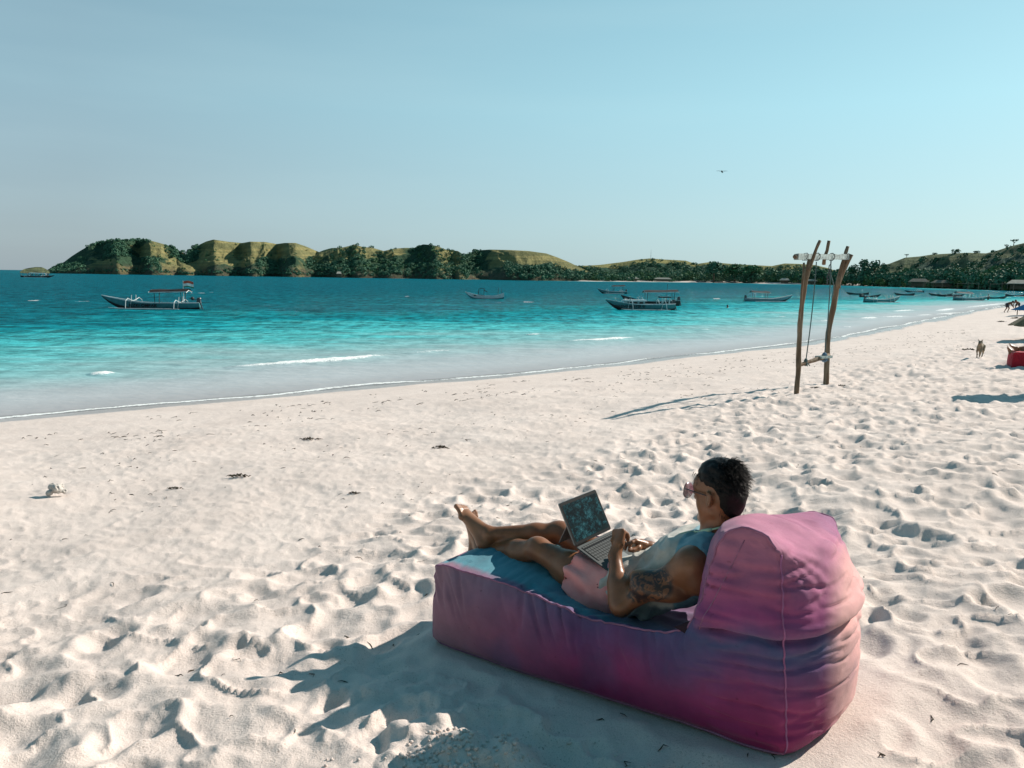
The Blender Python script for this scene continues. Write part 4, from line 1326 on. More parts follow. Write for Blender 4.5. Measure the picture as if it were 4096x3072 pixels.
for s in (-1, 1):
    sec = [(0, .09, .018), (.13, .10, .016), (.24, .085, .012), (.33, .05, .006), (.40, .015, .002)]
    vs = []; 
    for (y, c, th) in sec:
        z = .03 + .10 * y * (1 if s > 0 else -.35) + (.02 * math.sin(y * 6)); x0 = -.06 + y * .12
        for (xx, zz) in ((x0 - c, z), (x0, z + th), (x0 + c, z), (x0, z - th * .4)):
            vs.append((xx, s * (y + .03), zz))
    fs = []
    for i in range(4):
        for j in range(4):
            a = i * 4 + j; b = i * 4 + (j + 1) % 4; fs.append((a, b, b + 4, a + 4))
    mb = MB(); mb.add(vs, fs); mb.build('wing', BIRDM, bird, True)
bird.rotation_euler = (0, 0, math.radians(65))
# ================================================================== implicit sculpting
class Sculpt:
    def __init__(s): s.p = []
    def cap(s, a, b, ra, rb, k=.03, op='add'):
        s.p.append(('c', np.array(a, float), np.array(b, float), ra, rb, k, op)); return s
    def chain(s, pts, rs, k=.02):
        for i in range(len(pts) - 1): s.cap(pts[i], pts[i + 1], rs[i], rs[i + 1], k)
        return s
    def ell(s, c, r, ax=None, k=.03, op='add'):
        s.p.append(('e', np.array(c, float), np.array(r, float), None if ax is None else np.array(ax, float), 0, k, op)); return s
    def bounds(s, m=.03):
        lo = np.full(3, 1e9); hi = -lo
        for q in s.p:
            if q[6] != 'add': continue
            if q[0] == 'c':
                r = max(q[3], q[4]); lo = np.minimum(lo, np.minimum(q[1], q[2]) - r); hi = np.maximum(hi, np.maximum(q[1], q[2]) + r)
            else:
                r = q[2].max(); lo = np.minimum(lo, q[1] - r); hi = np.maximum(hi, q[1] + r)
        return lo - m, hi + m
    def field(s, lo, hi, h):
        n = np.ceil((hi - lo) / h).astype(int) + 1
        ax = [lo[i] + np.arange(n[i]) * h for i in range(3)]
        D = np.full(n, .12, np.float32)
        for q in s.p:
            k = q[5]; mg = k + .03
            if q[0] == 'c':
                r = max(q[3], q[4]); l = np.minimum(q[1], q[2]) - r - mg; u = np.maximum(q[1], q[2]) + r + mg
            else:
                r = q[2].max(); l = q[1] - r - mg; u = q[1] + r + mg
            i0 = np.maximum(0, np.floor((l - lo) / h).astype(int)); i1 = np.minimum(n, np.ceil((u - lo) / h).astype(int) + 1)
            if (i1 <= i0).any(): continue
            x = ax[0][i0[0]:i1[0]][:, None, None].astype(np.float32); y = ax[1][i0[1]:i1[1]][None, :, None].astype(np.float32); z = ax[2][i0[2]:i1[2]][None, None, :].astype(np.float32)
            if q[0] == 'c':
                a, b = q[1], q[2]; e = b - a; L = max(1e-9, float(e @ e))
                t = np.clip(((x - a[0]) * e[0] + (y - a[1]) * e[1] + (z - a[2]) * e[2]) / L, 0, 1)
                d = np.sqrt((x - a[0] - t * e[0]) ** 2 + (y - a[1] - t * e[1]) ** 2 + (z - a[2] - t * e[2]) ** 2) - (q[3] + t * (q[4] - q[3]))
            else:
                c, rr, A = q[1], q[2], q[3]
                X, Y, Z = x - c[0], y - c[1], z - c[2]
                if A is not None:
                    X, Y, Z = (X * A[0][0] + Y * A[0][1] + Z * A[0][2]), (X * A[1][0] + Y * A[1][1] + Z * A[1][2]), (X * A[2][0] + Y * A[2][1] + Z * A[2][2])
                k0 = np.sqrt((X / rr[0]) ** 2 + (Y / rr[1]) ** 2 + (Z / rr[2]) ** 2) + 1e-6
                k1 = np.sqrt((X / rr[0] ** 2) ** 2 + (Y / rr[1] ** 2) ** 2 + (Z / rr[2] ** 2) ** 2) + 1e-6
                d = k0 * (k0 - 1) / k1
            sl = D[i0[0]:i1[0], i0[1]:i1[1], i0[2]:i1[2]]
            if q[6] == 'add':
                hh = np.clip(.5 + .5 * (sl - d) / k, 0, 1)
                D[i0[0]:i1[0], i0[1]:i1[1], i0[2]:i1[2]] = sl * (1 - hh) + d * hh - k * hh * (1 - hh)
            else:
                d = -d
                hh = np.clip(.5 - .5 * (sl - d) / k, 0, 1)
                D[i0[0]:i1[0], i0[1]:i1[1], i0[2]:i1[2]] = sl * (1 - hh) + d * hh + k * hh * (1 - hh)
        return D, ax

def surface_nets(D, lo, h):
    S = D < 0
    nx, ny, nz = D.shape
    s = S.astype(np.int8)
    c = sum(s[i:nx - 1 + i, j:ny - 1 + j, k:nz - 1 + k] for i in (0, 1) for j in (0, 1) for k in (0, 1))
    act = (c > 0) & (c < 8)
    I = np.argwhere(act)
    idx = np.full(act.shape, -1, np.int32); idx[tuple(I.T)] = np.arange(len(I))
    acc = np.zeros((len(I), 3)); cnt = np.zeros(len(I))
    corners = [(i, j, k) for i in (0, 1) for j in (0, 1) for k in (0, 1)]
    for a in corners:
        for ax in range(3):
            if a[ax]: continue
            b = list(a); b[ax] = 1
            da = D[I[:, 0] + a[0], I[:, 1] + a[1], I[:, 2] + a[2]]; db = D[I[:, 0] + b[0], I[:, 1] + b[1], I[:, 2] + b[2]]
            m = (da < 0) != (db < 0)
            t = np.where(m, da / np.where(m, da - db, 1), 0)
            p = np.array(a, float)[None, :].repeat(len(I), 0); p[:, ax] += t
            acc[m] += p[m]; cnt[m] += 1
    V = (I + acc / cnt[:, None]) * h + lo
    Fs = []
    for ax in range(3):
        b, c_ = (ax + 1) % 3, (ax + 2) % 3
        sl0 = [slice(None)] * 3; sl1 = [slice(None)] * 3
        sl0[ax] = slice(0, -1); sl1[ax] = slice(1, None)
        ch = S[tuple(sl0)] != S[tuple(sl1)]
        E = np.argwhere(ch)
        ok = (E[:, b] > 0) & (E[:, c_] > 0) & (E[:, b] < D.shape[b] - 1) & (E[:, c_] < D.shape[c_] - 1)
        E = E[ok]
        ins = S[tuple(E.T)]
        def at(db, dc):
            q = E.copy(); q[:, b] -= db; q[:, c_] -= dc
            return idx[tuple(q.T)]
        q = np.stack([at(1, 1), at(0, 1), at(0, 0), at(1, 0)], 1)
        q[~ins] = q[~ins][:, ::-1]
        Fs.append(q[(q >= 0).all(1)])
    return V, np.vstack(Fs)

def relax(V, F, n=2, lam=.5):
    e = np.vstack([F[:, [0, 1]], F[:, [1, 2]], F[:, [2, 3]], F[:, [3, 0]]])
    for _ in range(n):
        s = np.zeros_like(V); c = np.zeros(len(V))
        for k in range(3):
            s[:, k] = np.bincount(e[:, 0], V[e[:, 1], k], len(V)) + np.bincount(e[:, 1], V[e[:, 0], k], len(V))
        c = np.bincount(e[:, 0], minlength=len(V)) + np.bincount(e[:, 1], minlength=len(V))
        V = V * (1 - lam) + lam * s / np.maximum(c, 1)[:, None]
    return V

def normals(V, F):
    a = V[F[:, 2]] - V[F[:, 0]]; b = V[F[:, 3]] - V[F[:, 1]]
    n = np.cross(a, b); N = np.zeros_like(V)
    for k in range(F.shape[1]):
        for j in range(3): N[:, j] += np.bincount(F[:, k], n[:, j], len(V))
    return N / (np.linalg.norm(N, axis=1)[:, None] + 1e-12)

def v3(*a): return np.array(a, float)

# local frame of the bag: x towards the head end, y away from the camera, z up
BAG_C = np.cross(BAG_A, BAG_B)
BAG_M = Matrix(((BAG_A[0], BAG_B[0], BAG_C[0], BAG_F[0]), (BAG_A[1], BAG_B[1], BAG_C[1], BAG_F[1]), (BAG_A[2], BAG_B[2], BAG_C[2], BAG_F[2]), (0, 0, 0, 1)))

# ================================================================== bean bag lounger
W_BAG = .78
TOP = np.array([(0.035, .405), (.10, .43), (.28, .425), (.52, .42), (.67, .405), (.82, .38), (.92, .368), (1.05, .360), (1.20, .366), (1.34, .385), (1.43, .42), (1.49, .52), (1.52, .64), (1.545, .75), (1.59, .83), (1.66, .862), (1.73, .845), (1.778, .77)])
_tl = np.concatenate([[0], np.cumsum(np.hypot(*np.diff(TOP, axis=0).T))]); _tl /= _tl[-1]
def top_pt(q):
    return np.interp(q, _tl, TOP[:, 0]), np.interp(q, _tl, TOP[:, 1])
def bag_point(q, t, v):
    """q along the length 0 foot..1 back, t across -1 near..1 far, v up 0..1"""
    tx, tz = top_pt(q)
    bx = .0 + 1.80 * q; bz = np.zeros_like(q)
    # lean of the recline: the middle of the backrest comes forward, the rim stays
    rec = sstep(.60, .76, q) * (1 - sstep(.90, 1.0, q))
    mid = (1 - np.abs(t) ** 2.4)
    tx = tx - .15 * rec * (1 - np.clip(np.abs(t + .05) , 0, 1) ** 2) * v
    tz = tz - (.050 * sstep(.78, .9, q) * mid) - .085 * sstep(.70, .86, q) * sstep(-.2, 1.0, t)      # sagging top edge between the two peaks
    tz = tz - .035 * sstep(.84, .90, q) * np.clip(t, 0, 1) ** 5
    seat = sstep(.12, .40, q) * (1 - sstep(.60, .70, q))
    tz = tz - .075 * seat * mid - .035 * (1 - sstep(0, .3, q)) * 0
    ctr = sstep(0, .12, q) * (1 - sstep(.55, .66, q))
    x = bx + (tx - bx) * v; z = bz + (tz - bz) * v
    y = W_BAG * .5 + t * W_BAG * .5
    # stuffing pushes each panel out
    bv = np.sin(math.pi * np.clip(v, 0, 1)) ** .75
    qe = np.clip(np.sin(math.pi * np.clip(q, 0, 1)), 0, 1) ** .35
    side = np.where(np.abs(t) > .999, 1.0, 0)
    out_side = .07 * (.40 + .60 * bv) * qe * (np.abs(t) ** 3) * np.sign(t)
    y = y + out_side
    bt = (1 - np.abs(t) ** 2.0)
    back = sstep(.93, 1.0, q)
    x = x + .155 * back * bt ** .8 * (.35 + .65 * np.sin(math.pi * np.clip(v * .9 + .08, 0, 1)) ** .6)
    x = x - .045 * (1 - sstep(0, .06, q)) * bt * bv
    # top panel dome at foot end
    z = z + .03 * bt * sstep(.0, .08, q) * (1 - sstep(.2, .45, q)) * v
    # rounded lower edge
    lo = np.clip(1 - v / .10, 0, 1) ** 2
    y = y - np.sign(t) * .035 * lo * np.abs(t) ** 6
    x = x - .03 * lo * back * (1)
    # belt crease where the backrest meets the base
    zc = .445 - .02 * (1 - back)
    cr = np.exp(-((z - zc) / .016) ** 2) * sstep(.62, .70, q) * (np.abs(t) > .98) + np.exp(-((z - zc) / .016) ** 2) * back * (np.abs(t) <= .98)
    puff = np.exp(-((z - zc - .07) / .06) ** 2) * .012
    side_m = (np.abs(t) > .98) * sstep(.62, .70, q)
    y = y + np.sign(t) * puff * side_m
    x = x + puff * back * (1 - (np.abs(t) > .98))
    return np.stack([x, y, z], -1)

def build_bag_mesh():
    nq, nt_, nv = 200, 76, 96
    q = np.linspace(0, 1, nq); t = np.linspace(-1, 1, nt_); v = np.linspace(0, 1, nv)
    t = np.sign(t) * (1 - (1 - np.abs(t)) ** 1.25)     # finer near the sides
    idx = {}
    P = []; F = []
    def grid(Q, T, Vv, flip):
        nonlocal P, F
        n, m_ = Q.shape
        base = sum(len(p) for p in P)
        P.append(bag_point(Q.ravel(), T.ravel(), Vv.ravel()))
        i = np.arange(n - 1)[:, None] * m_ + np.arange(m_ - 1)[None, :]
        f = np.stack([i, i + 1, i + 1 + m_, i + m_], -1).reshape(-1, 4) + base
        F.append(f[:, ::-1] if flip else f)
    A, Bm = np.meshgrid(q, t, indexing='ij'); grid(A, Bm, np.ones_like(A), True)
    A, Bm = np.meshgrid(q, t, indexing='ij'); grid(A, Bm, np.zeros_like(A), False)
    A, Bm = np.meshgrid(q, v, indexing='ij'); grid(A, -np.ones_like(A), Bm, True)
    A, Bm = np.meshgrid(q, v, indexing='ij'); grid(A, np.ones_like(A), Bm, False)
    A, Bm = np.meshgrid(t, v, indexing='ij'); grid(np.zeros_like(A), A, Bm, False)
    A, Bm = np.meshgrid(t, v, indexing='ij'); grid(np.ones_like(A), A, Bm, True)
    V = np.vstack(P); F = np.vstack(F)
    key = np.round(V * 2000).astype(np.int64)
    _, first, inv = np.unique(key, axis=0, return_index=True, return_inverse=True)
    inv = inv.ravel()
    V = V[first]; F = inv[F]
    F = F[(F[:, 0] != F[:, 1]) & (F[:, 1] != F[:, 2]) & (F[:, 2] != F[:, 3]) & (F[:, 3] != F[:, 0]) & (F[:, 0] != F[:, 2]) & (F[:, 1] != F[:, 3])]
    V = relax(V, F, 3, .4)
    c = V[F].mean(1); n = np.cross(V[F[:, 2]] - V[F[:, 0]], V[F[:, 3]] - V[F[:, 1]])
    if ((c - np.array([.95, .39, .25])) * n).sum() < 0: F = F[:, ::-1]
    N = normals(V, F)
    x, y, z = V.T
    # creases: long soft folds, pulled seams, dents
    d = .013 * fbm3(V * np.array([3.0, 3.0, 4.5]), 3, 3)
    # vertical pull folds below the near top seam
    pull = np.abs(fbm3(np.stack([x * 13 + z * 5, y * 2, z * 1.6], 1), 2, 8)) * 2
    d += -.012 * (1 - np.clip(pull * 5, 0, 1)) * sstep(.12, .32, z) * (1 - sstep(.40, .46, z)) * (y < .08) * sstep(1.5, 1.2, x)
    # fine horizontal folds where the base carries the back
    hor = np.abs(fbm3(np.stack([x * 3, y * 3, z * 20], 1), 2, 12)) * 2
    d += -.009 * (1 - np.clip(hor * 5, 0, 1)) * sstep(1.3, 1.6, x) * (.3 + .7 * sstep(.5, .3, np.abs(z - .42)))
    # gathered cloth fanning from the near peak over the top and back
    fan = np.sin((np.arctan2(z - .80, y - .02) * 22) + 5 * fbm3(V * 5, 2, 4))
    d += .0018 * fan * sstep(1.5, 1.62, x) * sstep(.52, .66, z) * np.exp(-((y - .25) / .3) ** 2)
    # folds where the man's seat stretches the top
    ra = np.hypot(x - .95, y - .36)
    d += .004 * np.sin(np.arctan2(y - .36, x - .95) * 16 + 3 * fbm3(V * 4, 2, 6)) * np.exp(-((ra - .33) / .13) ** 2) * (z > .25)
    # big soft lumps
    d += .022 * fbm3(V * 1.9 + 5, 2, 17)
    d *= 1.35
    zc = .445 + .006 * np.sin(x * 9) + .01 * fbm3(V * 4, 2, 44)
    belt = sstep(1.44, 1.52, x) * (np.abs(N[:, 2]) < .8)
    d += belt * (-.030 * np.exp(-((z - zc) / .011) ** 2) + .016 * np.exp(-((z - zc - .055) / .04) ** 2))
    # small pulls at right angles to the seams
    dn = np.minimum(np.abs(z - np.interp(x, TOP[:, 0], TOP[:, 1])), .2)
    d += -.006 * np.clip(1 - 6 * np.abs(fbm3(np.stack([x * 30, y * 5, z * 4], 1), 2, 50)), 0, 1) * np.exp(-(dn / .07) ** 2) * (x < 1.42)
    d += .0030 * fbm3(V * 22, 3, 52)
    V = V + N * d[:, None]
    return V, F
BV, BF = build_bag_mesh()
bag_me = npmesh('bag_cover', BV, BF)

def bag_mat(name, tints):
    m = NT(name)
    tc = m.n('ShaderNodeTexCoord'); sp = m.n('ShaderNodeSeparateXYZ'); m.l(tc.outputs['Object'], sp.inputs[0])
    v = tc.outputs['Object']
    nz = m.noise(v, 2.3, 4, .55); nb = m.noise(v, 5.5, 5, .6)
    wob = m.math('MULTIPLY', m.math('SUBTRACT', nz, .5), .35)
    zz = m.math('ADD', sp.outputs['Z'], wob)
    # light and shade painted on the faded cloth: magenta low, violet middle, slate blue above, sunlit rose on the top and back
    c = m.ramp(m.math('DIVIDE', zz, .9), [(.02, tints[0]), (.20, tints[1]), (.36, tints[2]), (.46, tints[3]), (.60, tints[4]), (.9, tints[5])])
    x1 = m.math('ADD', sp.outputs['X'], wob)
    foot = m.ramp(m.math('DIVIDE', x1, 1.9), [(.0, 1.0), (.25, .45), (.50, 0.0)])
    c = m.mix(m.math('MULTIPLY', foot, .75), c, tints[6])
    # top panel of the seat end painted in the blue-grey of its shade
    up_ = m.n('ShaderNodeNewGeometry'); s2 = m.n('ShaderNodeSeparateXYZ')
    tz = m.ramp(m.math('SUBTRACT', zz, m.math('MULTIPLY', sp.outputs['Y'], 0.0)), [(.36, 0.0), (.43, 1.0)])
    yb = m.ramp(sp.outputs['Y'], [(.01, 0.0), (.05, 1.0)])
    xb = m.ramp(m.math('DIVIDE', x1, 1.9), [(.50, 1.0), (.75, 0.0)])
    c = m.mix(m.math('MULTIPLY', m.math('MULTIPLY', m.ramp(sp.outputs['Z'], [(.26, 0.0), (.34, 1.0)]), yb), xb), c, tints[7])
    bk = m.ramp(m.math('DIVIDE', m.math('ADD', sp.outputs['X'], m.math('MULTIPLY', sp.outputs['Y'], .18)), 2.0), [(.955, 0.0), (.985, 1.0)])  # sunlit strip of the back painted paler
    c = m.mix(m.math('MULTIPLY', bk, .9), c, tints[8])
    bl = m.ramp(m.noise(v, 3.1, 2, .5), [(.56, 0.0), (.68, 1.0)])
    c = m.mix(m.math('MULTIPLY', bl, .30), c, tints[3])
    fade = m.ramp(nb, [(.3, (.78, .78, .80)), (.7, (1.14, 1.10, 1.08))])
    c = m.mix(1.0, c, fade, 'MULTIPLY')
    spots = m.ramp(m.noise(v, 34, 2, .5), [(.22, (.55, .5, .5)), (.30, (1, 1, 1))])
    c = m.mix(.7, c, spots, 'MULTIPLY')
    wv = m.n('ShaderNodeTexWave', Scale=150.0, Distortion=1.5); m.l(m.coord('Object', (1, 1, 1.2), (0, .6, .5)), wv.inputs['Vector'])
    h = m.math('ADD', m.math('MULTIPLY', wv.outputs['Fac'], .10), m.math('ADD', m.noise(v, 420, 2, .6), m.math('MULTIPLY', m.noise(v, 26, 4, .6), 1.6)))
    m.set(Base__Color=c, Roughness=.82, Normal=m.bump(h, .35, .004))
    m.b.inputs['Sheen Weight'].default_value = .12
    m.b.inputs['Specular IOR Level'].default_value = .25
    return m.m
#          low magenta      rose-violet       violet           slate blue       mauve            rose top         foot rose        shaded seat       sunlit back
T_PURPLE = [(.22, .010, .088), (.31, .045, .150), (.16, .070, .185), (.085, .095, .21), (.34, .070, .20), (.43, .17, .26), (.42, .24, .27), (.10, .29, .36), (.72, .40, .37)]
BAGM = bag_mat('faded_shaded_bag_cloth', T_PURPLE)
T_RED = [(.42, .015, .03)] * 4 + [(.45, .02, .035), (.5, .04, .05), (.42, .015, .03), (.45, .02, .035), (.5, .04, .05)]
BAGRED = bag_mat('red_bag_cloth', T_RED)
PIPE = simple('bag_piping', (.30, .13, .22), .8, .25, 12, .2)
PIPE_PINK = simple('bag_seam_tape', (.34, .12, .25), .8, .25, 12, .2)
DARKCLOTH = simple('dark_strap_cloth', (.03, .012, .02), .9, .2, 12, .2)

from mathutils.bvhtree import BVHTree
def bag_surface(pts, off=.003):
    """lay points onto the finished cover"""
    out = []
    for p in pts:
        h = BAG_TREE.find_nearest(Vector(p))
        out.append(h[0] + h[1] * off)
    return out
BAG_TREE = BVHTree.FromPolygons([tuple(v) for v in BV], [tuple(int(i) for i in f) for f in BF])

def seam(root, f, n, r, mat, name, off=.002):
    pts = bag_surface([f(u) for u in np.linspace(0, 1, n)], off)
    m_ = MB(); m_.tube(pts, r, 6); return m_.build(name, mat, root, True)
def bp1(q, t, v): return tuple(bag_point(np.array([q]), np.array([t]), np.array([v]))[0])

def make_bag(label, cover, piping, tape, group=None):
    root = empty('bean_bag_lounger', matrix=BAG_M); tag(root, label, 'bean bag', group)
    obj('cover', bag_me, None, root)
    o = root.children[0]
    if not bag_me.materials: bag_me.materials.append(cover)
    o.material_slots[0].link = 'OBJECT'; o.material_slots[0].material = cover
    seam(root, lambda u: bp1(u * .985, -1, 1), 90, .0045, piping, 'piping')
    seam(root, lambda u: bp1(u * .985, 1, 1), 90, .0045, piping, 'piping')
    seam(root, lambda u: bp1(0, -1, u), 16, .0045, piping, 'piping')
    seam(root, lambda u: bp1(0, u * 2 - 1, 1), 24, .0045, piping, 'piping')
    seam(root, lambda u: bp1(1, -1, u), 70, .0038, tape, 'seam_tape', .0005)
    seam(root, lambda u: bp1(u, -1, .015), 50, .005, piping, 'piping')
    # panel seam up the wing of the backrest
    ps = []
    for u in np.linspace(.03, .93, 26):
        h = BAG_TREE.ray_cast(Vector((1.475 + .185 * u, -.6, .43 + .41 * u)), Vector((0, 1, 0)))
        if h[0] is not None: ps.append(h[0])
    m_ = MB(); m_.tube(ps, .0022, 5); m_.build('panel_seam', piping, root, True)
    # dark pocket where the seat cover parts from the wing
    m_ = MB(); c = bag_surface([(1.415, -.03, .418)], .0)[0]
    m_.add([c + Vector((-.05, -.006, .0)), c + Vector((.0, -.012, -.012)), c + Vector((.055, -.006, .004)), c + Vector((.06, .004, .035)), c + Vector((.02, .012, .04)), c + Vector((.0, -.002, .018))], [(0, 1, 5), (1, 2, 5), (2, 3, 5), (3, 4, 5), (4, 0, 5)])
    m_.build('pocket_flap', DARKCLOTH, root)
    return root
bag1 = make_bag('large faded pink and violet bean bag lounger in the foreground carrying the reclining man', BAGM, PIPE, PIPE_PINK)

# ================================================================== the reclining man (in the bag's frame)
Fh = v3(-.965, .26, -.02); Fh /= np.linalg.norm(Fh)
Uh = v3(.03, .02, 1.0); Uh -= Fh * (Uh @ Fh); Uh /= np.linalg.norm(Uh)
Eh = np.cross(Fh, Uh) * -1.0            # towards his left ear
if Eh[1] > 0: Eh = -Eh
HA = np.array([Fh, Eh, Uh])
HC = v3(1.372, .38, .872)
def hp(f, e, u, s=1.06): return HC + s * (Fh * f + Eh * e + Uh * u)

SHN = v3(1.345, .175, .610); ELN = v3(1.060, .075, .400); WRN = v3(.965, .195, .570)
SHF = v3(1.290, .575, .600); ELF = v3(1.150, .640, .440); WRF = v3(1.005, .452, .545)
HIPN = v3(.885, .265, .375); KNN = v3(.497, .255, .500); ANN = v3(.075, .315, .405)
HIPF = v3(.885, .455, .375); KNF = v3(.480, .470, .525); ANF = v3(.165, .285, .520)
PELV = v3(.905, .36, .375); NECK = v3(1.365, .378, .660)
tu = NECK - PELV; tu /= np.linalg.norm(tu); tw = v3(0, 1, 0); tn = np.cross(tu, tw); tw = np.cross(tn, tu)
TA = np.array([tu, tw, tn])

def torso_prims(S, o=0.0):
    S.ell(PELV, (.125 + o, .168 + o, .105 + o), TA, .05)
    S.ell(v3(1.035, .36, .435), (.13 + o, .142 + o, .098 + o), TA, .05)
    S.ell(v3(1.15, .365, .505), (.14 + o, .160 + o, .108 + o), TA, .05)
    S.ell(v3(1.235, .370, .560), (.125 + o, .178 + o, .115 + o), TA, .05)
    S.cap(SHN + v3(0, .045, -.005), SHF + v3(0, -.04, -.005), .066 + o, .064 + o, .05)
    # shoulder blades and lats
    S.ell(v3(1.30, .27, .560), (.09 + o, .065 + o, .06 + o), TA, .04)
    S.ell(v3(1.28, .48, .560), (.09 + o, .065 + o, .06 + o), TA, .04)
    S.ell(v3(1.215, .29, .630), (.065 + o, .072 + o, .030 + o), TA, .03)
    S.ell(v3(1.205, .45, .630), (.065 + o, .072 + o, .030 + o), TA, .03)
    S.ell(v3(1.275, .25, .475), (.130 + o, .085 + o, .070 + o), TA, .05)
    S.ell(v3(1.275, .50, .475), (.130 + o, .085 + o, .070 + o), TA, .05)
    S.ell(v3(1.13, .26, .41), (.130 + o, .085 + o, .070 + o), TA, .05)
    # trapezius
    S.cap(v3(1.375, .375, .715), SHN + v3(.0, .04, .02), .040 + o, .040 + o, .045)
    S.cap(v3(1.375, .385, .715), SHF + v3(.01, -.04, .02), .040 + o, .040 + o, .045)

def hand(S, wr, palm, knuck, fdirs, thumb, spread, side, flen=.080, r0=.0088):
    """palm from wrist to knuckle row; spread = unit vector along the knuckles"""
    pw = np.array(spread)
    S.cap(wr, palm, .026, .026, .02)
    for i, off in enumerate((-.030, -.010, .010, .028)):
        k = knuck + pw * off
        S.cap(palm + pw * off * .55, k, .017, .0125, .012)
        L = flen * (.88, 1.0, .95, .76)[i]
        d1, d2, d3 = fdirs[i]
        a = k; b = a + np.array(d1) * L * .46; c = b + np.array(d2) * L * .31; d = c + np.array(d3) * L * .23
        S.chain([a, b, c, d], [r0 * 1.12, r0 * 1.0, r0 * .92, r0 * .78], .004)
    t0, t1, t2 = thumb
    S.chain([palm + (np.array(t0) - palm) * .2, t0, t1, t2], [.017, .0135, .0110, .0088], .006)

def body():
    S = Sculpt()
    torso_prims(S)
    # neck and head
    S.cap(v3(1.365, .378, .640), hp(-.030, 0, -.055), .070, .062, .035)
    S.cap(v3(1.33, .36, .665), hp(.035, .028, -.105), .022, .018, .03)
    S.ell(hp(-.012, 0, .030), (.101, .079, .092), HA, .03)
    S.ell(hp(-.045, 0, .000), (.070, .070, .075), HA, .03)
    S.ell(hp(.035, 0, -.050), (.060, .056, .075), HA, .03)
    S.ell(hp(.030, .038, -.040), (.042, .028, .055), HA, .025)      # cheeks
    S.ell(hp(.030, -.038, -.040), (.042, .028, .055), HA, .025)
    S.cap(hp(-.015, .055, -.070), hp(.070, .016, -.116), .016, .015, .03)    # jaw line
    S.cap(hp(-.015, -.055, -.070), hp(.070, -.016, -.116), .016, .015, .03)
    S.ell(hp(.046, .034, .028), (.044, .034, .052), HA, .03); S.ell(hp(.046, -.034, .028), (.044, .034, .052), HA, .03)
    S.ell(hp(.078, 0, -.114), (.018, .022, .016), HA, .02)          # chin
    S.cap(hp(.080, .030, .022), hp(.080, -.030, .022), .013, .013, .015)     # brow
    S.cap(hp(.088, 0, .008), hp(.108, 0, -.034), .008, .0125, .010)           # nose
    S.ell(hp(.100, .011, -.038), (.009, .008, .007), HA, .006); S.ell(hp(.100, -.011, -.038), (.009, .008, .007), HA, .006)
    S.ell(hp(.088, 0, -.066), (.010, .022, .006), HA, .006)         # lips
    S.ell(hp(.086, 0, -.077), (.010, .019, .007), HA, .006)
    S.ell(hp(.086, .031, .002), (.010, .017, .011), HA, .010, 'cut'); S.ell(hp(.086, -.031, .002), (.010, .017, .011), HA, .010, 'cut')
    S.ell(hp(.073, .031, .000), (.012, .012, .012), HA, .003); S.ell(hp(.073, -.031, .000), (.012, .012, .012), HA, .003)
    for sg in (1, -1):                                              # ears
        S.ell(hp(-.020, sg * .0800, -.012), (.021, .0100, .034), np.array([Fh * .93 + Eh * sg * -.36, Eh * .93 + Fh * sg * .36, Uh]) if True else HA, .005)
        S.ell(hp(-.012, sg * .0750, -.040), (.009, .0065, .011), HA, .006)
        S.ell(hp(-.010, sg * .0900, -.012), (.0105, .0080, .018), HA, .003, 'cut')
        S.cap(hp(-.040, sg * .0930, .008), hp(-.030, sg * .0900, -.036), .0046, .0040, .003); S.cap(hp(-.040, sg * .0930, .008), hp(-.014, sg * .088, .018), .0044, .0038, .003)
        S.cap(hp(-.008, sg * .0800, -.018), hp(-.006, sg * .0790, -.006), .0040, .0030, .003)
    # near arm: deltoid, biceps, triceps, forearm
    ua = (ELN - SHN); ul = np.linalg.norm(ua); ud = ua / ul
    S.ell(SHN + v3(.0, -.012, .0), (.070, .064, .068), None, .04)
    S.ell(SHN + v3(.02, .0, -.07), (.065, .060, .060), None, .04)
    S.cap(SHN, ELN, .055, .040, .035)
    S.ell(SHN + ua * .50 + v3(-.012, .012, .014), (.080, .047, .047), np.array([ud, np.cross(ud, v3(0, 0, 1)), v3(0, 0, 1)]), .03)
    S.ell(SHN + ua * .48 + v3(.015, -.012, -.022), (.095, .044, .046), np.array([ud, np.cross(ud, v3(0, 0, 1)), v3(0, 0, 1)]), .03)
    S.ell(ELN + v3(.006, -.004, -.004), (.038, .036, .036), None, .02)
    fa = WRN - ELN
    S.cap(ELN, ELN + fa * .40, .040, .044, .03); S.cap(ELN + fa * .40, WRN, .043, .0265, .03)
    S.ell(ELN + fa * .30 + v3(.012, -.01, .0), (.055, .038, .040), np.array([fa / np.linalg.norm(fa), np.cross(fa / np.linalg.norm(fa), v3(1, 0, 0)), v3(1, 0, 0)]), .03)
    # near hand: raised back of the hand, fingers folding over towards the far hand
    pal = v3(.968, .222, .622); kn = v3(.957, .248, .668)
    sp = v3(.55, -.18, .15); sp /= np.linalg.norm(sp)
    f1 = v3(.10, .90, -.30); f2 = v3(.10, .60, -.80); f3 = v3(.05, .05, -1.0)
    u_ = lambda a: a / np.linalg.norm(a)
    hand(S, WRN, pal, kn, [(u_(f1 + v3(-.15, 0, .1)), u_(f2), u_(f3)), (u_(f1), u_(f2), u_(f3)), (u_(f1 + v3(.1, -.05, -.15)), u_(f2 + v3(.1, -.1, -.1)), u_(f3)), (u_(f1 + v3(.2, -.1, -.3)), u_(f2 + v3(.1, -.2, -.1)), u_(f3 + v3(0, -.2, 0)))],
         (v3(.935, .235, .625), v3(.925, .268, .615), v3(.922, .292, .600)), sp, 1, .078)
    # far arm
    S.ell(SHF, (.062, .060, .062), None, .04)
    S.cap(SHF, ELF, .052, .040, .035); S.ell(SHF + (ELF - SHF) * .5, (.055, .050, .055), None, .03)
    fb = WRF - ELF
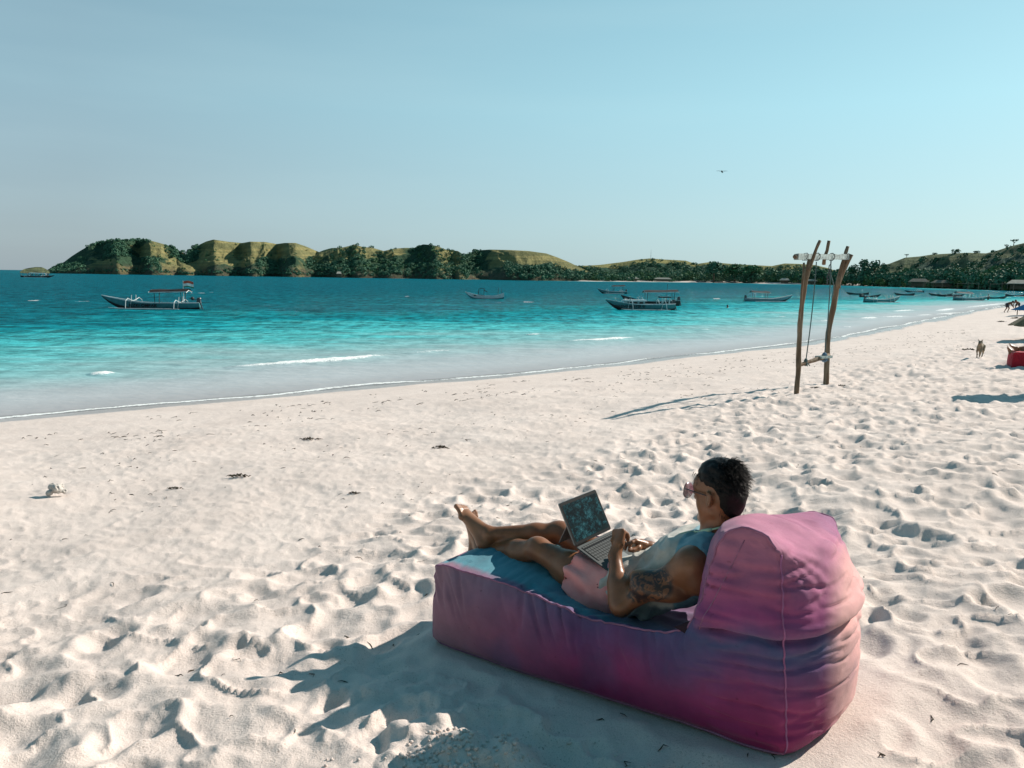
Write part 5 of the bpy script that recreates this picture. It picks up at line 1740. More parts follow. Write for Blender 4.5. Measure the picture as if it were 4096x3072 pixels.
    S.cap(ELF, ELF + fb * .4, .040, .041, .03); S.cap(ELF + fb * .4, WRF, .040, .0255, .03)
    pal2 = v3(.975, .420, .562); kn2 = v3(.948, .385, .578)
    sp2 = u_(v3(.62, -.25, .35))
    g1 = u_(v3(-.35, -.80, .15)); g2 = u_(v3(-.25, -.75, -.55)); g3 = u_(v3(.0, -.35, -.95))
    hand(S, WRF, pal2, kn2, [(u_(g1 + v3(-.1, 0, .1)), g2, g3), (g1, g2, g3), (u_(g1 + v3(.1, 0, -.1)), g2, g3), (u_(g1 + v3(.2, 0, -.2)), g2, g3)],
         (v3(.985, .375, .560), v3(.975, .345, .556), v3(.966, .322, .560)), sp2, 1, .074)
    # legs
    for hip, kn_, an, sgn in ((HIPN, KNN, ANN, -1), (HIPF, KNF, ANF, 1)):
        S.cap(hip + v3(.01, 0, -.01), hip + (kn_ - hip) * .5, .092, .078, .05); S.cap(hip + (kn_ - hip) * .5, kn_, .076, .053, .04)
        S.ell(hip + (kn_ - hip) * .45 + v3(0, sgn * .01, -.012), (.12, .068, .072), None, .04)
        S.ell(kn_ + v3(-.004, 0, .012), (.050, .046, .044), None, .03)
        S.ell(kn_ + v3(-.022, 0, .036), (.024, .026, .018), None, .02)
        sh = an - kn_
        S.cap(kn_, kn_ + sh * .35, .050, .050, .03); S.cap(kn_ + sh * .35, an, .049, .031, .03)
        e0 = sh / np.linalg.norm(sh); e1 = np.cross(e0, v3(0, 1, 0)); e1 /= np.linalg.norm(e1); e2 = np.cross(e0, e1)
        dn = v3(0, 0, -1) - e0 * (e0 @ v3(0, 0, -1)); dn /= np.linalg.norm(dn)
        S.ell(kn_ + sh * .30 + dn * .022 + v3(0, sgn * .006, 0), (.092, .045, .043), np.array([e0, np.cross(e0, dn), dn]), .03)
        S.cap(kn_ + sh * .1 - dn * .020, an - dn * .012, .022, .016, .02)
        S.ell(an + v3(0, .030, .0), (.015, .012, .015), None, .012); S.ell(an + v3(0, -.028, .004), (.015, .012, .015), None, .012)
    # feet
    def foot(an, heel, ball, toe, wid, big):
        heel, ball, toe, wid = map(np.array, (heel, ball, toe, wid))
        sole = toe - heel; sole = sole / np.linalg.norm(sole)
        S.cap(an, heel, .031, .029, .02)
        S.ell(heel, (.031, .030, .033), None, .02)
        S.cap(heel, ball - wid * .010, .026, .018, .025); S.cap(heel, ball + wid * .016, .024, .015, .025)
        S.cap(an, ball, .028, .015, .035); S.cap(an, ball + wid * .02, .024, .013, .03)
        S.cap(ball - wid * .026, ball + wid * .030, .0185, .014, .012)
        L = np.linalg.norm(toe - ball)
        for i in range(5):
            o = (-.026, -.009, .006, .019, .031)[i] * wid
            Lt = L * (1.0, .95, .86, .76, .62)[i]; r = (.0135, .0092, .0086, .0082, .0080)[i]
            up_t = np.cross(sole, wid); up_t = up_t / np.linalg.norm(up_t)
            if up_t[0] < 0: up_t = -up_t
            a = ball + o + up_t * .003; b = a + sole * Lt * .6 + up_t * .004; c = a + sole * Lt - up_t * .002
            S.chain([a, b, c], [r * 1.05, r * .88, r], .004)
    foot(ANF + v3(-.01, 0, -.005), v3(.132, .262, .472), v3(.004, .268, .600), v3(-.008, .268, .662), u_(v3(.05, 1, .10)), 1)
    foot(ANN, v3(.005, .335, .375), v3(-.040, .372, .520), v3(-.036, .385, .582), u_(v3(-.05, -1, .15)), 1)
    return S

H_ = .0052
S = body()
lo, hi = S.bounds(.02)
D, ax = S.field(lo, hi, H_)
V, F = surface_nets(D, lo, H_)
V = relax(V, F, 1, .35)
body_me = npmesh('body', V, F)

SKIN = NT('tanned_skin')
v = SKIN.coord('Object')
n = SKIN.noise(v, 14, 5, .6); n2 = SKIN.noise(v, 160, 3, .6)
c = SKIN.ramp(n, [(.3, (.185, .074, .034)), (.7, (.285, .124, .058))])
# darker inked sleeve on the near upper arm
tc = SKIN.n('ShaderNodeTexCoord')
def blob(c0, r):
    d_ = SKIN.n('ShaderNodeVectorMath', _operation='DISTANCE'); SKIN.l(tc.outputs['Object'], d_.inputs[0]); d_.inputs[1].default_value = c0
    return SKIN.ramp(SKIN.math('DIVIDE', d_.outputs['Value'], r), [(.78, 1.0), (1.0, 0.0)])
tm = SKIN.math('MAXIMUM', blob((1.225, .075, .53), .085), blob((1.155, .06, .50), .075))
tn_ = SKIN.ramp(SKIN.noise(v, 30, 3, .6, 1.6), [(.50, 1.0), (.56, .10)])
c = SKIN.mix(SKIN.math('MULTIPLY', SKIN.math('MULTIPLY', tm, tn_), .88), c, (.018, .018, .022))
# warmer sun-reddened nape, paler soles
c = SKIN.mix(SKIN.math('MULTIPLY', blob((1.40, .34, .74), .12), .5), c, (.40, .125, .05))
c = SKIN.mix(SKIN.math('MULTIPLY', blob((.0, .27, .56), .14), .35), c, (.40, .22, .13))
SKIN.set(Base__Color=c, Roughness=.36, Normal=SKIN.bump(n2, .12, .002))
SKIN.b.inputs['Subsurface Weight'].default_value = .10
SKIN.b.inputs['Subsurface Radius'].default_value = (.02, .008, .004)
SKIN.b.inputs['Subsurface Scale'].default_value = .5
SKIN.b.inputs['Specular IOR Level'].default_value = .45
SKIN = SKIN.m

man = empty('person', matrix=BAG_M)
tag(man, 'tanned man in pink shorts and pale vest reclining on the large violet bean bag', 'person')
obj('body', body_me, SKIN, man)

def cloth_from(S, keep, h, noise, name, mat, parent, nrel=2, label=None):
    lo, hi = S.bounds(.02)
    D, ax = S.field(lo, hi, h)
    X = ax[0][:, None, None]; Y = ax[1][None, :, None]; Z = ax[2][None, None, :]
    D = np.maximum(D, keep(X, Y, Z).astype(np.float32))
    V, F = surface_nets(D, lo, h)
    V = relax(V, F, nrel, .45)
    N = normals(V, F)
    V = V + N * noise(V)[:, None]
    me = npmesh(name, V, F)
    return obj(name, me, mat, parent)

# vest
SV = Sculpt(); torso_prims(SV, .011)
SV.cap(HIPN + v3(.07, 0, .02), HIPN + v3(.03, 0, .01), .098, .094, .05); SV.cap(HIPF + v3(.07, 0, .02), HIPF + v3(.03, 0, .01), .098, .094, .05)
SV.ell(v3(1.02, .25, .34), (.12, .07, .05), None, .05)
def keep_vest(X, Y, Z):
    s = (X - PELV[0]) * tu[0] + (Y - PELV[1]) * tu[1] + (Z - PELV[2]) * tu[2]
    k = .0 - s + .014 * np.sin(Y * 24) + .03 * (Y - .36)                                      # hem
    def sph(c, r, sc=(1, 1, 1)): return r - np.sqrt(((X - c[0]) / sc[0]) ** 2 + ((Y - c[1]) / sc[1]) ** 2 + ((Z - c[2]) / sc[2]) ** 2)
    k = np.maximum(k, sph((1.385, .378, .735), .098, (1, .9, 1)))                               # neck
    k = np.maximum(k, sph((1.325, .110, .585), .115, (1.05, .92, 1.15)))                          # near armhole
    k = np.maximum(k, sph((1.26, .115, .50), .085, (1.2, .9, .9)))
    k = np.maximum(k, sph((1.275, .635, .590), .115, (1.05, .92, 1.15)))
    return k
def vest_fold(V):
    x, y, z = V.T
    f = .009 * np.sin((x * 1.0 - z * .7) * 95 + 7 * fbm3(V * 9, 2, 5)) * np.exp(-((x - 1.05) / .12) ** 2)
    f += .012 * fbm3(V * np.array([16, 9, 16]), 3, 9)
    rid = 1 - np.clip(np.abs(fbm3(V * np.array([9, 6, 14]), 2, 15)) * 9, 0, 1)
    return f + .008 * rid
VEST = NT('pale_vest_cloth')
v = VEST.coord('Object')
tcx = VEST.n('ShaderNodeSeparateXYZ'); VEST.l(v, tcx.inputs[0])
c = VEST.ramp(VEST.noise(v, 9, 4, .6), [(.3, (.36, .35, .31)), (.7, (.60, .58, .52))])
band = VEST.ramp(VEST.math('SUBTRACT', tcx.outputs['X'], .3), [(.955, 0.0), (.965, 1.0)])
c = VEST.mix(VEST.math('MULTIPLY', band, .75), c, (.05, .27, .36))
VEST.set(Base__Color=c, Roughness=.85, Normal=VEST.bump(VEST.noise(v, 34, 5, .6), .45, .008))
VEST.b.inputs['Sheen Weight'].default_value = .1
VEST = VEST.m
cloth_from(SV, keep_vest, .0062, vest_fold, 'vest', VEST, man)

# shorts
SP = Sculpt()
SP.ell(PELV + v3(-.01, 0, -.005), (.135, .185, .122), TA, .05)
for hip, kn_ in ((HIPN, KNN), (HIPF, KNF)):
    a = hip; b = hip + (kn_ - hip) * .58
    SP.cap(a + v3(.02, 0, -.01), b, .112, .104, .05)
SP.ell(v3(.80, .20, .36), (.09, .06, .085), None, .04)
def keep_shorts(X, Y, Z):
    s = (X - PELV[0]) * tu[0] + (Y - PELV[1]) * tu[1] + (Z - PELV[2]) * tu[2]
    top = s - .055
    hem = -(X - (.705 + .05 * (Z - .42) * 2 + .006 * np.sin(Y * 34) + .005 * np.sin(Z * 40)))
    return np.maximum(top, hem)
def shorts_fold(V):
    x, y, z = V.T
    f = .007 * np.sin(z * 62 + x * 30 + 6 * fbm3(V * 8, 2, 25)) * (.4 + sstep(.95, .72, x))
    f += .014 * fbm3(V * np.array([10, 12, 14]), 3, 29)
    # side seam notch at the hem
    f += -.005 * np.exp(-((z - .425) / .010) ** 2) * (y < .24) * sstep(.82, .70, x)
    return f
SHORTS = NT('pink_shorts_cloth')
v = SHORTS.coord('Object')
c = SHORTS.ramp(SHORTS.noise(v, 10, 4, .6), [(.3, (.92, .30, .28)), (.7, (.96, .42, .39))])
SHORTS.set(Base__Color=c, Roughness=.8, Normal=SHORTS.bump(SHORTS.noise(v, 50, 4, .6), .35, .006))
SHORTS.b.inputs['Sheen Weight'].default_value = .1
SHORTS = SHORTS.m
sho = cloth_from(SP, keep_shorts, .0062, shorts_fold, 'shorts', SHORTS, man)
mb = MB()
for i in range(7):
    a = v3(.862 + i * .006, .166 + .004 * math.sin(i * 2), .418 + .010 * math.sin(i * 1.9))
    mb.ball(tuple(a), .0055, 6, 4)
oo = mb.build('drawcord_stitching', simple('maroon_stitch', (.22, .03, .04), .8, .1), sho, True); oo['kind'] = 'stuff'

# hair: a shaped cap plus many fine tufts
HAIRM = simple('black_hair', (.005, .004, .0035), .5, .3, 60, .3, spec=.22)
SHR = Sculpt()
SHR.ell(hp(-.016, 0, .045), (.110, .088, .094), HA, .02)
SHR.ell(hp(-.055, 0, .010), (.078, .080, .088), HA, .02)
SHR.ell(hp(-.020, 0, .095), (.092, .072, .050), HA, .02)
SHR.ell(hp(-.070, .0, -.045), (.048, .058, .050), HA, .02)
def keep_hair(X, Y, Z):
    f = (X - HC[0]) * Fh[0] + (Y - HC[1]) * Fh[1] + (Z - HC[2]) * Fh[2]
    e = np.abs((X - HC[0]) * Eh[0] + (Y - HC[1]) * Eh[1] + (Z - HC[2]) * Eh[2])
    u = (X - HC[0]) * Uh[0] + (Y - HC[1]) * Uh[1] + (Z - HC[2]) * Uh[2]
    wig = .005 * np.sin(f * 160) + .004 * np.sin(e * 210 + u * 60)
    # hairline: forehead, temple, round the ear, nape
    line = np.where(f > .035, .058 + (f - .035) * .9, np.where(f > -.028, .022 + (f + .028) * .57 - .0, .022 - (-.028 - f) * 1.9))
    line = np.maximum(line, -.098)
    ear = .048 - np.hypot(f + .018, (u + .012) * .9)
    k = np.maximum(line + wig - u, np.where(e > .055, ear, -.1))
    return k
def hair_fold(V):
    p = V - HC
    f = p @ Fh; u = p @ Uh; e = p @ Eh
    st = np.sin((np.arctan2(e, u + .02) * 34) + 5 * fbm3(V * 18, 2, 5) + f * 30)
    return .0008 * st + .012 * fbm3(V * 26, 2, 8)
hair = cloth_from(SHR, keep_hair, .0048, hair_fold, 'hair', HAIRM, man, 1)
rg = np.random.default_rng(5)
mb = MB()
def lock(p, d, L, curl, r=.0013):
    pts = []; q = np.array(p, float); dd = np.array(d, float)
    for i in range(5):
        pts.append(tuple(q)); q = q + dd * L / 4; dd = dd + np.array(curl) * .28; dd /= np.linalg.norm(dd)
    mb.tube(pts, [r, r, r * .8, r * .5, r * .15], 3, False)
for i in range(1500):
    az = rg.uniform(-math.pi, math.pi); el = rg.uniform(-.35, 1.45)
    f_, e_, u_2 = math.cos(el) * math.cos(az), math.cos(el) * math.sin(az), math.sin(el)
    if f_ > .35 and u_2 < .55: continue
    if u_2 < .15 and f_ > -.25: continue
    nrm = Fh * f_ + Eh * e_ + Uh * u_2
    p = hp(-.02 + f_ * .100, e_ * .080, .045 + u_2 * .090)
    back = max(0, -f_)
    d = nrm * (.35 + .5 * back) + Fh * (-.75) + Uh * (.30 - .5 * back) + rg.normal(0, .22, 3)
    d /= np.linalg.norm(d)
    lock(p - nrm * .004, d, rg.uniform(.018, .034) * (1 + .25 * back), -Uh * .8 - Fh * .1)
for i in range(760):        # wind-blown crown and back
    e_ = rg.normal(0, .35); a = rg.uniform(.15, 1.25)
    nrm = Fh * (-math.cos(a)) + Uh * math.sin(a) + Eh * e_; nrm /= np.linalg.norm(nrm)
    p = hp(-.02, 0, .045) + nrm * .094
    d = nrm * .75 + Fh * (-.45) + rg.normal(0, .26, 3); d /= np.linalg.norm(d)
    lock(p, d, rg.uniform(.028, .058), -Uh * 1.15)
for i in range(240):        # fringe, temples and nape edge
    sg = rg.choice((-1, 1)); t = rg.uniform(0, 1)
    if t < .5:
        p = hp(.035 + rg.uniform(-.01, .035), sg * rg.uniform(.052, .074), .055 + rg.uniform(-.02, .03)); d = Fh * .5 - Uh * .8 + rg.normal(0, .15, 3)
    else:
        p = hp(-.075 + rg.uniform(-.02, .03), sg * rg.uniform(.02, .062), -.075 + rg.uniform(-.02, .02)); d = -Uh * 1.0 - Fh * .1 + rg.normal(0, .1, 3)
    d /= np.linalg.norm(d); lock(p, d, rg.uniform(.010, .018), -Uh * .2, .0009)
oo = mb.build('hair_strands', HAIRM, hair, True); oo['kind'] = 'stuff'
# fingernails, toenails
NAIL = simple('nail', (.55, .36, .27), .3, .1, 10, 0)

# ================================================================== sunglasses
sg_ = empty('sunglasses', matrix=BAG_M)
tag(sg_, 'rose tinted aviator sunglasses worn by the reclining man', 'sunglasses')
LENS = NT('rose_lens'); LENS.set(Base__Color=(.22, .10, .13), Roughness=.08); LENS.b.inputs['Alpha'].default_value = .72; LENS.b.inputs['Specular IOR Level'].default_value = .8; LENS = LENS.m
WIRE = simple('dark_temple', (.035, .012, .015), .25, .1, 10, 0, spec=.6)
for s in (1, -1):
    vs = []; nn = 22
    for i in range(nn):
        a = 2 * math.pi * i / nn
        ex = math.cos(a); uy = math.sin(a)
        w = .035 * ex * (1 + .12 * (uy < 0)); hgt = .033 * uy - .006
        vs.append(tuple(hp(.128 - .16 * abs(.036 + w) ** 1.2 * 1.6, s * (.036 + w), .002 + hgt, 1.06)))
    vs.append(tuple(hp(.126, s * .036, 0, 1.06)))
    k = len(vs)
    vs2 = [tuple(np.array(p) - Fh * .002) for p in vs]
    fs = [(i, (i + 1) % nn, nn) for i in range(nn)] + [((i + 1) % nn + k, i + k, nn + k) for i in range(nn)] + [(i, i + k, (i + 1) % nn + k, (i + 1) % nn) for i in range(nn)]
    m_ = MB(); m_.add(vs + vs2, fs); m_.build('lens', LENS, sg_, True)
    m_ = MB(); m_.tube([vs[i] for i in range(nn)] + [vs[0]], .0013, 5); m_.build('rim', WIRE, sg_, True)
    m_ = MB(); m_.tube([tuple(hp(.116, s * .070, .010)), tuple(hp(.092, s * .080, .010)), tuple(hp(.03, s * .0815, .004)), tuple(hp(-.015, s * .083, .000)), tuple(hp(-.035, s * .084, -.010))], [.0026, .0028, .0026, .0024, .002], 6)
    m_.build('temple', WIRE, sg_, True)
m_ = MB(); m_.tube([tuple(hp(.125, .010, .006)), tuple(hp(.129, 0, .009)), tuple(hp(.125, -.010, .006))], .0016, 5); m_.build('bridge', WIRE, sg_, True)

# neckband earphones
nb_ = empty('neckband_earphones', matrix=BAG_M)
tag(nb_, 'pale green neckband earphones lying round the neck of the reclining man', 'earphones')
NBM = simple('pale_green_rubber', (.45, .62, .42), .45, .1, 10, 0)
m_ = MB()
pts = []
for a in np.linspace(-2.6, 2.6, 30):
    pts.append((1.365 + .092 * math.cos(a) * 1.0, .378 + .094 * math.sin(a), .752 - .035 * (1 - math.cos(a)) * .9 + .006))
m_.tube(pts, .0042, 6); m_.build('neckband', NBM, nb_, True)
m_ = MB(); i = 6; m_.tube([pts[4], pts[5], pts[6], pts[7]], [.007, .0085, .0085, .007], 8); m_.build('control_pod', NBM, nb_, True)
m_ = MB(); m_.tube([pts[0], (1.27, .31, .700), (1.21, .30, .680), (1.15, .33, .640)], .0016, 5); m_.build('earphone_cable', NBM, nb_, True)

# ================================================================== laptop
bl = v3(.741, .22, .560); kn_e = v3(.895, .22, .485)
kd = (kn_e - bl); kd /= np.linalg.norm(kd)
sdir_ = v3(.645, .22, .768) - bl; sdir_ /= np.linalg.norm(sdir_)
wd_ = v3(.06, .998, .03); wd_ /= np.linalg.norm(wd_)
kn_n = np.cross(kd, wd_); kn_n = kn_n / np.linalg.norm(kn_n)
if kn_n[2] < 0: kn_n = -kn_n
sn = np.cross(wd_, sdir_); sn = sn / np.linalg.norm(sn)
if sn[0] < 0: sn = -sn
lap = empty('laptop', matrix=BAG_M)
tag(lap, 'open slim laptop with kickstand and dark reflection-painted screen on the thighs of the reclining man', 'laptop')
ALU = simple('grey_aluminium', (.20, .21, .21), .4, .08, 6, .02, metal=.6)
BLK = simple('black_bezel', (.008, .009, .010), .4, .1, 6, 0, spec=.1)
KEYM = simple('key_plastic', (.045, .052, .052), .7, .1, 10, 0)
DECK = simple('keyboard_fabric', (.07, .08, .08), .8, .1, 200, .1)
SCRM = NT('screen_reflection')
v = SCRM.coord('Object', (40, 16, 16), (0, 0, 0))
n_a = SCRM.noise(v, 1.3, 10, .86, .25); n_b = SCRM.noise(SCRM.coord('Object', (4, 4, 26), (.36, 0, 0)), 1, 3, .6)
cc = SCRM.ramp(n_a, [(.48, (.003, .009, .012)), (.56, (.012, .060, .075)), (.64, (.06, .18, .21)), (.76, (.34, .46, .46))])  # reflection of trees painted into the screen colour
cc = SCRM.mix(SCRM.ramp(n_b, [(.52, 0.0), (.6, .9)]), cc, (.006, .016, .018))
SCRM.set(Base__Color=cc, Roughness=.35); SCRM.b.inputs['Specular IOR Level'].default_value = .04
SCRM = SCRM.m
def slab(o, u, w, n, lu, lw, th, name, mat, parent, u0=0, w0=0, n0=0):
    mb = MB(); vs = []
    o = o + u * u0 + w * w0 + n * n0
    bev = min(.0035, lu * .2, th * .45)
    for k, (nn_, ins) in enumerate(((0, bev * .5), (th * .25, 0), (th * .75, 0), (th, bev * .5))):
        cr = min(.008, lu * .25, lw * .25)
        ring = []
        for (cx, cy, a0) in ((lu - cr, lw - cr, 0), (cr, lw - cr, 90), (cr, cr, 180), (lu - cr, cr, 270)):
            for a in (0, 30, 60, 90):
                an = math.radians(a0 + a); ring.append((cx + (cr - ins) * math.cos(an), cy + (cr - ins) * math.sin(an)))
        vs += [tuple(o + u * x + w * y + n * nn_) for x, y in ring]
    fs = [tuple(reversed(range(16)))] + [tuple(range(48, 64))]
    for k in range(3):
        for i in range(16):
            a = k * 16 + i; b = k * 16 + (i + 1) % 16; fs.append((a, b, b + 16, a + 16))
    mb.add(vs, fs); return mb.build(name, mat, parent)
LW = .298
slab(bl, kd, wd_, kn_n, .212, LW, .006, 'keyboard_deck', DECK, lap)
kb = slab(bl, kd, wd_, kn_n, .105, LW - .030, .0008, 'keyboard_well', BLK, lap, .014, .015, .0063)
mb = MB()
for r in range(6):
    nk = 14 if r else 15
    for i in range(nk):
        kw = (LW - .036) / nk
        lu = .0145 if r else .009
        c = bl + kd * (.019 + (r * .0172 if r else -.002)) + wd_ * (.018 + kw * (i + .5)) + kn_n * .0085
        a = .5 * (kw - .0028)
        if r == 5 and 4 <= i <= 9:
            if i > 4: continue
            c = c + wd_ * kw * 2.5; a = kw * 3 - .0014
        q = [c - kd * 0 - wd_ * a, c - wd_ * (-a), c + wd_ * a + kd * lu, c - wd_ * a + kd * lu]
        q = [c - wd_ * a, c + wd_ * a, c + wd_ * a + kd * lu, c - wd_ * a + kd * lu]
        t_ = [p - kn_n * .0018 for p in q]
        mb.add([tuple(p) for p in q + t_], [(0, 1, 2, 3), (0, 4, 5, 1), (1, 5, 6, 2), (2, 6, 7, 3), (3, 7, 4, 0)])
ko = mb.build('keys', KEYM, lap); ko['kind'] = 'stuff'
slab(bl, kd, wd_, kn_n, .058, .105, .0007, 'touchpad', ALU, lap, .136, LW * .5 - .0525, .0063)
scr_o = bl - kd * .004 + sdir_ * .004 + kn_n * .004
lid = slab(scr_o, sdir_, wd_, -sn, .212, LW, .009, 'display_housing', ALU, lap)
bz = slab(scr_o, sdir_, wd_, sn, .208, LW - .004, .0012, 'bezel', BLK, lap, .002, .002, .0004)
slab(scr_o, sdir_, wd_, sn, .180, LW - .026, .0006, 'screen', SCRM, lap, .015, .013, .0019)
kf = -sn * .105 - sdir_ * .075; kf = kf / np.linalg.norm(kf)
slab(scr_o + sdir_ * .105 - sn * .010, kf, wd_, np.cross(kf, wd_), .115, LW - .02, .003, 'kickstand', ALU, lap, 0, .01)
# ================================================================== red bean bag with another holidaymaker at the right edge
def copy_tree(o, parent=None):
    c = o.copy(); COL.objects.link(c); c.parent = parent
    if parent is not None: c.matrix_parent_inverse = o.matrix_parent_inverse.copy()
    for ch in list(o.children): copy_tree(ch, c)
    return c
_g = px_ray(1011.5, 368.5); _k = (.95 - CAM_H) / _g.z
RBX, RBY = _g.x * _k, _g.y * _k
for _ in range(4):
    _z = gz(RBX, RBY); _k = (_z - CAM_H) / _g.z; RBX, RBY = _g.x * _k, _g.y * _k
rot2 = Matrix.Rotation(math.radians(14), 4, 'Z')
M2 = Matrix.Translation((RBX, RBY, gz(RBX, RBY) - .02)) @ rot2 @ BAG_M.to_3x3().to_4x4()
bag2 = make_bag('red bean bag at the right edge with bare feet resting on it', BAGRED, simple('red_piping', (.20, .01, .02)), simple('red_tape', (.28, .02, .03)))
bag2.matrix_world = M2
man2 = copy_tree(man); man2.matrix_world = M2
man2['label'] = 'person lying on the red bean bag, only bare feet reaching into the picture'

def umbrella(x, y, h, R, drop, mat, label, name='beach_umbrella', nrib=10, tilt=0.0, fringe=False, polem=None, cat='umbrella'):
    z0 = gz(x, y)
    root = empty(name, (x, y, z0)); root.rotation_euler = (0, tilt, 0)
    tag(root, label, cat)
    mb = MB(); mb.tube([(0, 0, -.3), (0, 0, h)], .03, 8); mb.build('pole', polem or POLE, root)
    rgx = np.random.default_rng(int(abs(x * 31)))
    vs = [(0, 0, h)]; fs = []; n = nrib * 4
    rings_ = (.3, .62, 1.0)
    for ri, rr in enumerate(rings_):
        for i in range(n):
            a = 2 * math.pi * i / n
            sc = 1 - .035 * (1 - abs(math.cos(a * nrib / 2))) * rr
            r_ = R * rr * sc * (1 + (rgx.uniform(-.05, .06) if fringe and ri == 2 else 0))
            vs.append((r_ * math.cos(a), r_ * math.sin(a), h - drop * rr ** 1.25 - (rgx.uniform(0, .07) if fringe and ri == 2 else 0)))
    for i in range(n): fs.append((0, 1 + i, 1 + (i + 1) % n))
    for k in range(2):
        for i in range(n):
            a = 1 + k * n + i; b = 1 + k * n + (i + 1) % n; fs.append((a, a + n, b + n, b))
    k0 = len(vs); vs += [(p[0] * .985, p[1] * .985, p[2] - .03) for p in vs]; fs += [tuple(q + k0 for q in f[::-1]) for f in fs]
    for i in range(n):
        a = 1 + 2 * n + i; b = 1 + 2 * n + (i + 1) % n; fs.append((a, a + k0, b + k0, b))
    mb = MB(); mb.add(vs, fs); mb.build('canopy', mat, root)
    return root
THATCH2 = simple('dry_palm_thatch', (.20, .155, .09), .95, .4, 18, .5, bdist=.02)
BLUECL = simple('blue_canopy_cloth', (.02, .17, .38), .75, .15, 4, .1)
# brown thatched parasol whose edge shows above the red bag
d = px_ray(1021.5, 324.5); k = 33 / d.y
ex, ey, ez = d.x * k, d.y * k, CAM_H + d.z * k
zg = gz(ex + 1.3, ey)
umbrella(ex + 1.35, ey + .3, (ez - zg) + .85, 1.4, .85, THATCH2, 'brown thatched parasol, only its left edge showing above the red bean bag', 'thatched_parasol', fringe=True)
# blue shade behind the bending people
d = px_ray(1011, 309.6); k = 66 / d.y
ex, ey, ez = d.x * k, d.y * k, CAM_H + d.z * k
zg = gz(ex + 3, ey)
root = empty('blue_awning', (ex, ey, 0)); tag(root, 'bright blue sloping awning cut by the right edge beside the bending people', 'awning')
mb = MB()
mb.add([(0, 0, ez), (4.6, -.2, ez + 2.0), (6.9, 2.2, ez + 2.0), (2.0, 2.2, ez + .1), (5.4, -.4, ez - .15), (0, 0, ez - .03), (4.6, -.2, ez + 1.97), (6.9, 2.2, ez + 1.97), (2.0, 2.2, ez + .07), (5.4, -.36, ez - .18)],
       [(0, 4, 1), (0, 1, 2, 3), (5, 6, 9), (5, 8, 7, 6), (0, 3, 8, 5), (3, 2, 7, 8), (0, 5, 9, 4), (1, 4, 9, 6), (1, 6, 7, 2)])
mb.build('canopy', BLUECL, root)
for q in ((4.6, -.2, 2.0), (6.9, 2.2, 2.0), (2.0, 2.2, .1)):
    mb = MB(); mb.tube([(q[0], q[1], zg - .3), (q[0], q[1], ez + q[2])], .035, 6); mb.build('pole', POLE, root)
# parasol off to the right whose shadow reaches into view
d = px_ray(985, 401); z = 1.1; k = (z - CAM_H) / d.z
sx, sy = d.x * k, d.y * k
t_ = (2.0) / math.tan(SUN_EL)
cxp, cyp = sx + SUN_TO.x * t_ + .25, sy + SUN_TO.y * t_
umbrella(cxp, cyp, 2.25, .85, .45, THATCH2, 'thatched parasol just beyond the right edge, its shadow lying on the sand', 'thatched_parasol', fringe=True)

# leafy tree beyond the right edge shading the lower right corner
plant('broad', 0, (2.85 + SUN_TO.x * 2.9, 1.45 + SUN_TO.y * 2.9, gz(5.3, 2.8)), .30, LEAF_MID, 'leafy tree just beyond the right edge shading the lower right corner')

# ================================================================== dog
dx_, dy_ = 0, 0
d = px_ray(979.5, 357.5); zz_ = .7
for _ in range(5):
    k = (zz_ - CAM_H) / d.z; dx_, dy_ = d.x * k, d.y * k; zz_ = gz(dx_, dy_)
S = Sculpt()
# faces -y (towards the camera), trotting
S.ell((.0, -.10, .345), (.075, .13, .095), None, .04)            # deep chest
S.ell((-.01, .10, .355), (.062, .17, .070), None, .04)           # narrowing belly
S.ell((-.01, .26, .360), (.068, .10, .080), None, .04)           # rump
S.cap((.0, -.17, .40), (.02, -.27, .475), .058, .048, .03)       # neck
S.ell((.025, -.31, .500), (.050, .058, .046), None, .02)         # skull
S.cap((.027, -.35, .488), (.033, -.425, .462), .028, .018, .02)  # muzzle
S.cap((.0, -.30, .53), (-.045, -.295, .592), .020, .005, .008)   # ears out and up
S.cap((.055, -.30, .53), (.100, -.295, .592), .020, .005, .008)
for x0, pts in ((-1, [(-.052, -.13, .33), (-.060, -.15, .20), (-.056, -.12, .10), (-.050, -.14, .012), (-.050, -.17, .008)]),
                (1, [(.052, -.13, .33), (.056, -.20, .20), (.040, -.17, .125), (.020, -.10, .075), (.016, -.13, .055)])):
    S.chain(pts, [.036, .024, .017, .016, .014], .02)
for pts in ([(-.055, .27, .34), (-.065, .20, .235), (-.060, .33, .135), (-.05, .30, .015), (-.05, .27, .010)],
            [(.050, .27, .34), (.055, .18, .225), (.045, .27, .130), (.03, .20, .030), (.03, .17, .018)]):
    S.chain(pts, [.055, .042, .020, .016, .015], .02)
S.chain([(-.01, .35, .39), (-.03, .43, .47), (-.05, .44, .55)], [.018, .013, .008], .01)
lo, hi = S.bounds(.02); D, ax = S.field(lo, hi, .010); V, F = surface_nets(D, lo, .010); V = relax(V, F, 1)
DOGM = NT('tan_dog_fur'); v = DOGM.coord('Object')
c = DOGM.ramp(DOGM.noise(v, 5, 4, .6), [(.35, (.17, .135, .09)), (.65, (.28, .23, .16))])
sp_ = DOGM.n('ShaderNodeSeparateXYZ'); DOGM.l(v, sp_.inputs[0])
c = DOGM.mix(DOGM.ramp(DOGM.math('MULTIPLY', sp_.outputs['Y'], -1.0), [(.36, 0.0), (.41, .8)]), c, (.05, .04, .035))
DOGM.set(Base__Color=c, Roughness=.9, Normal=DOGM.bump(DOGM.noise(v, 90, 3, .6), .4, .004))
dog = empty('dog', (dx_, dy_, zz_), math.radians(-40)); tag(dog, 'small tan dog with pointed ears trotting towards the camera', 'dog')
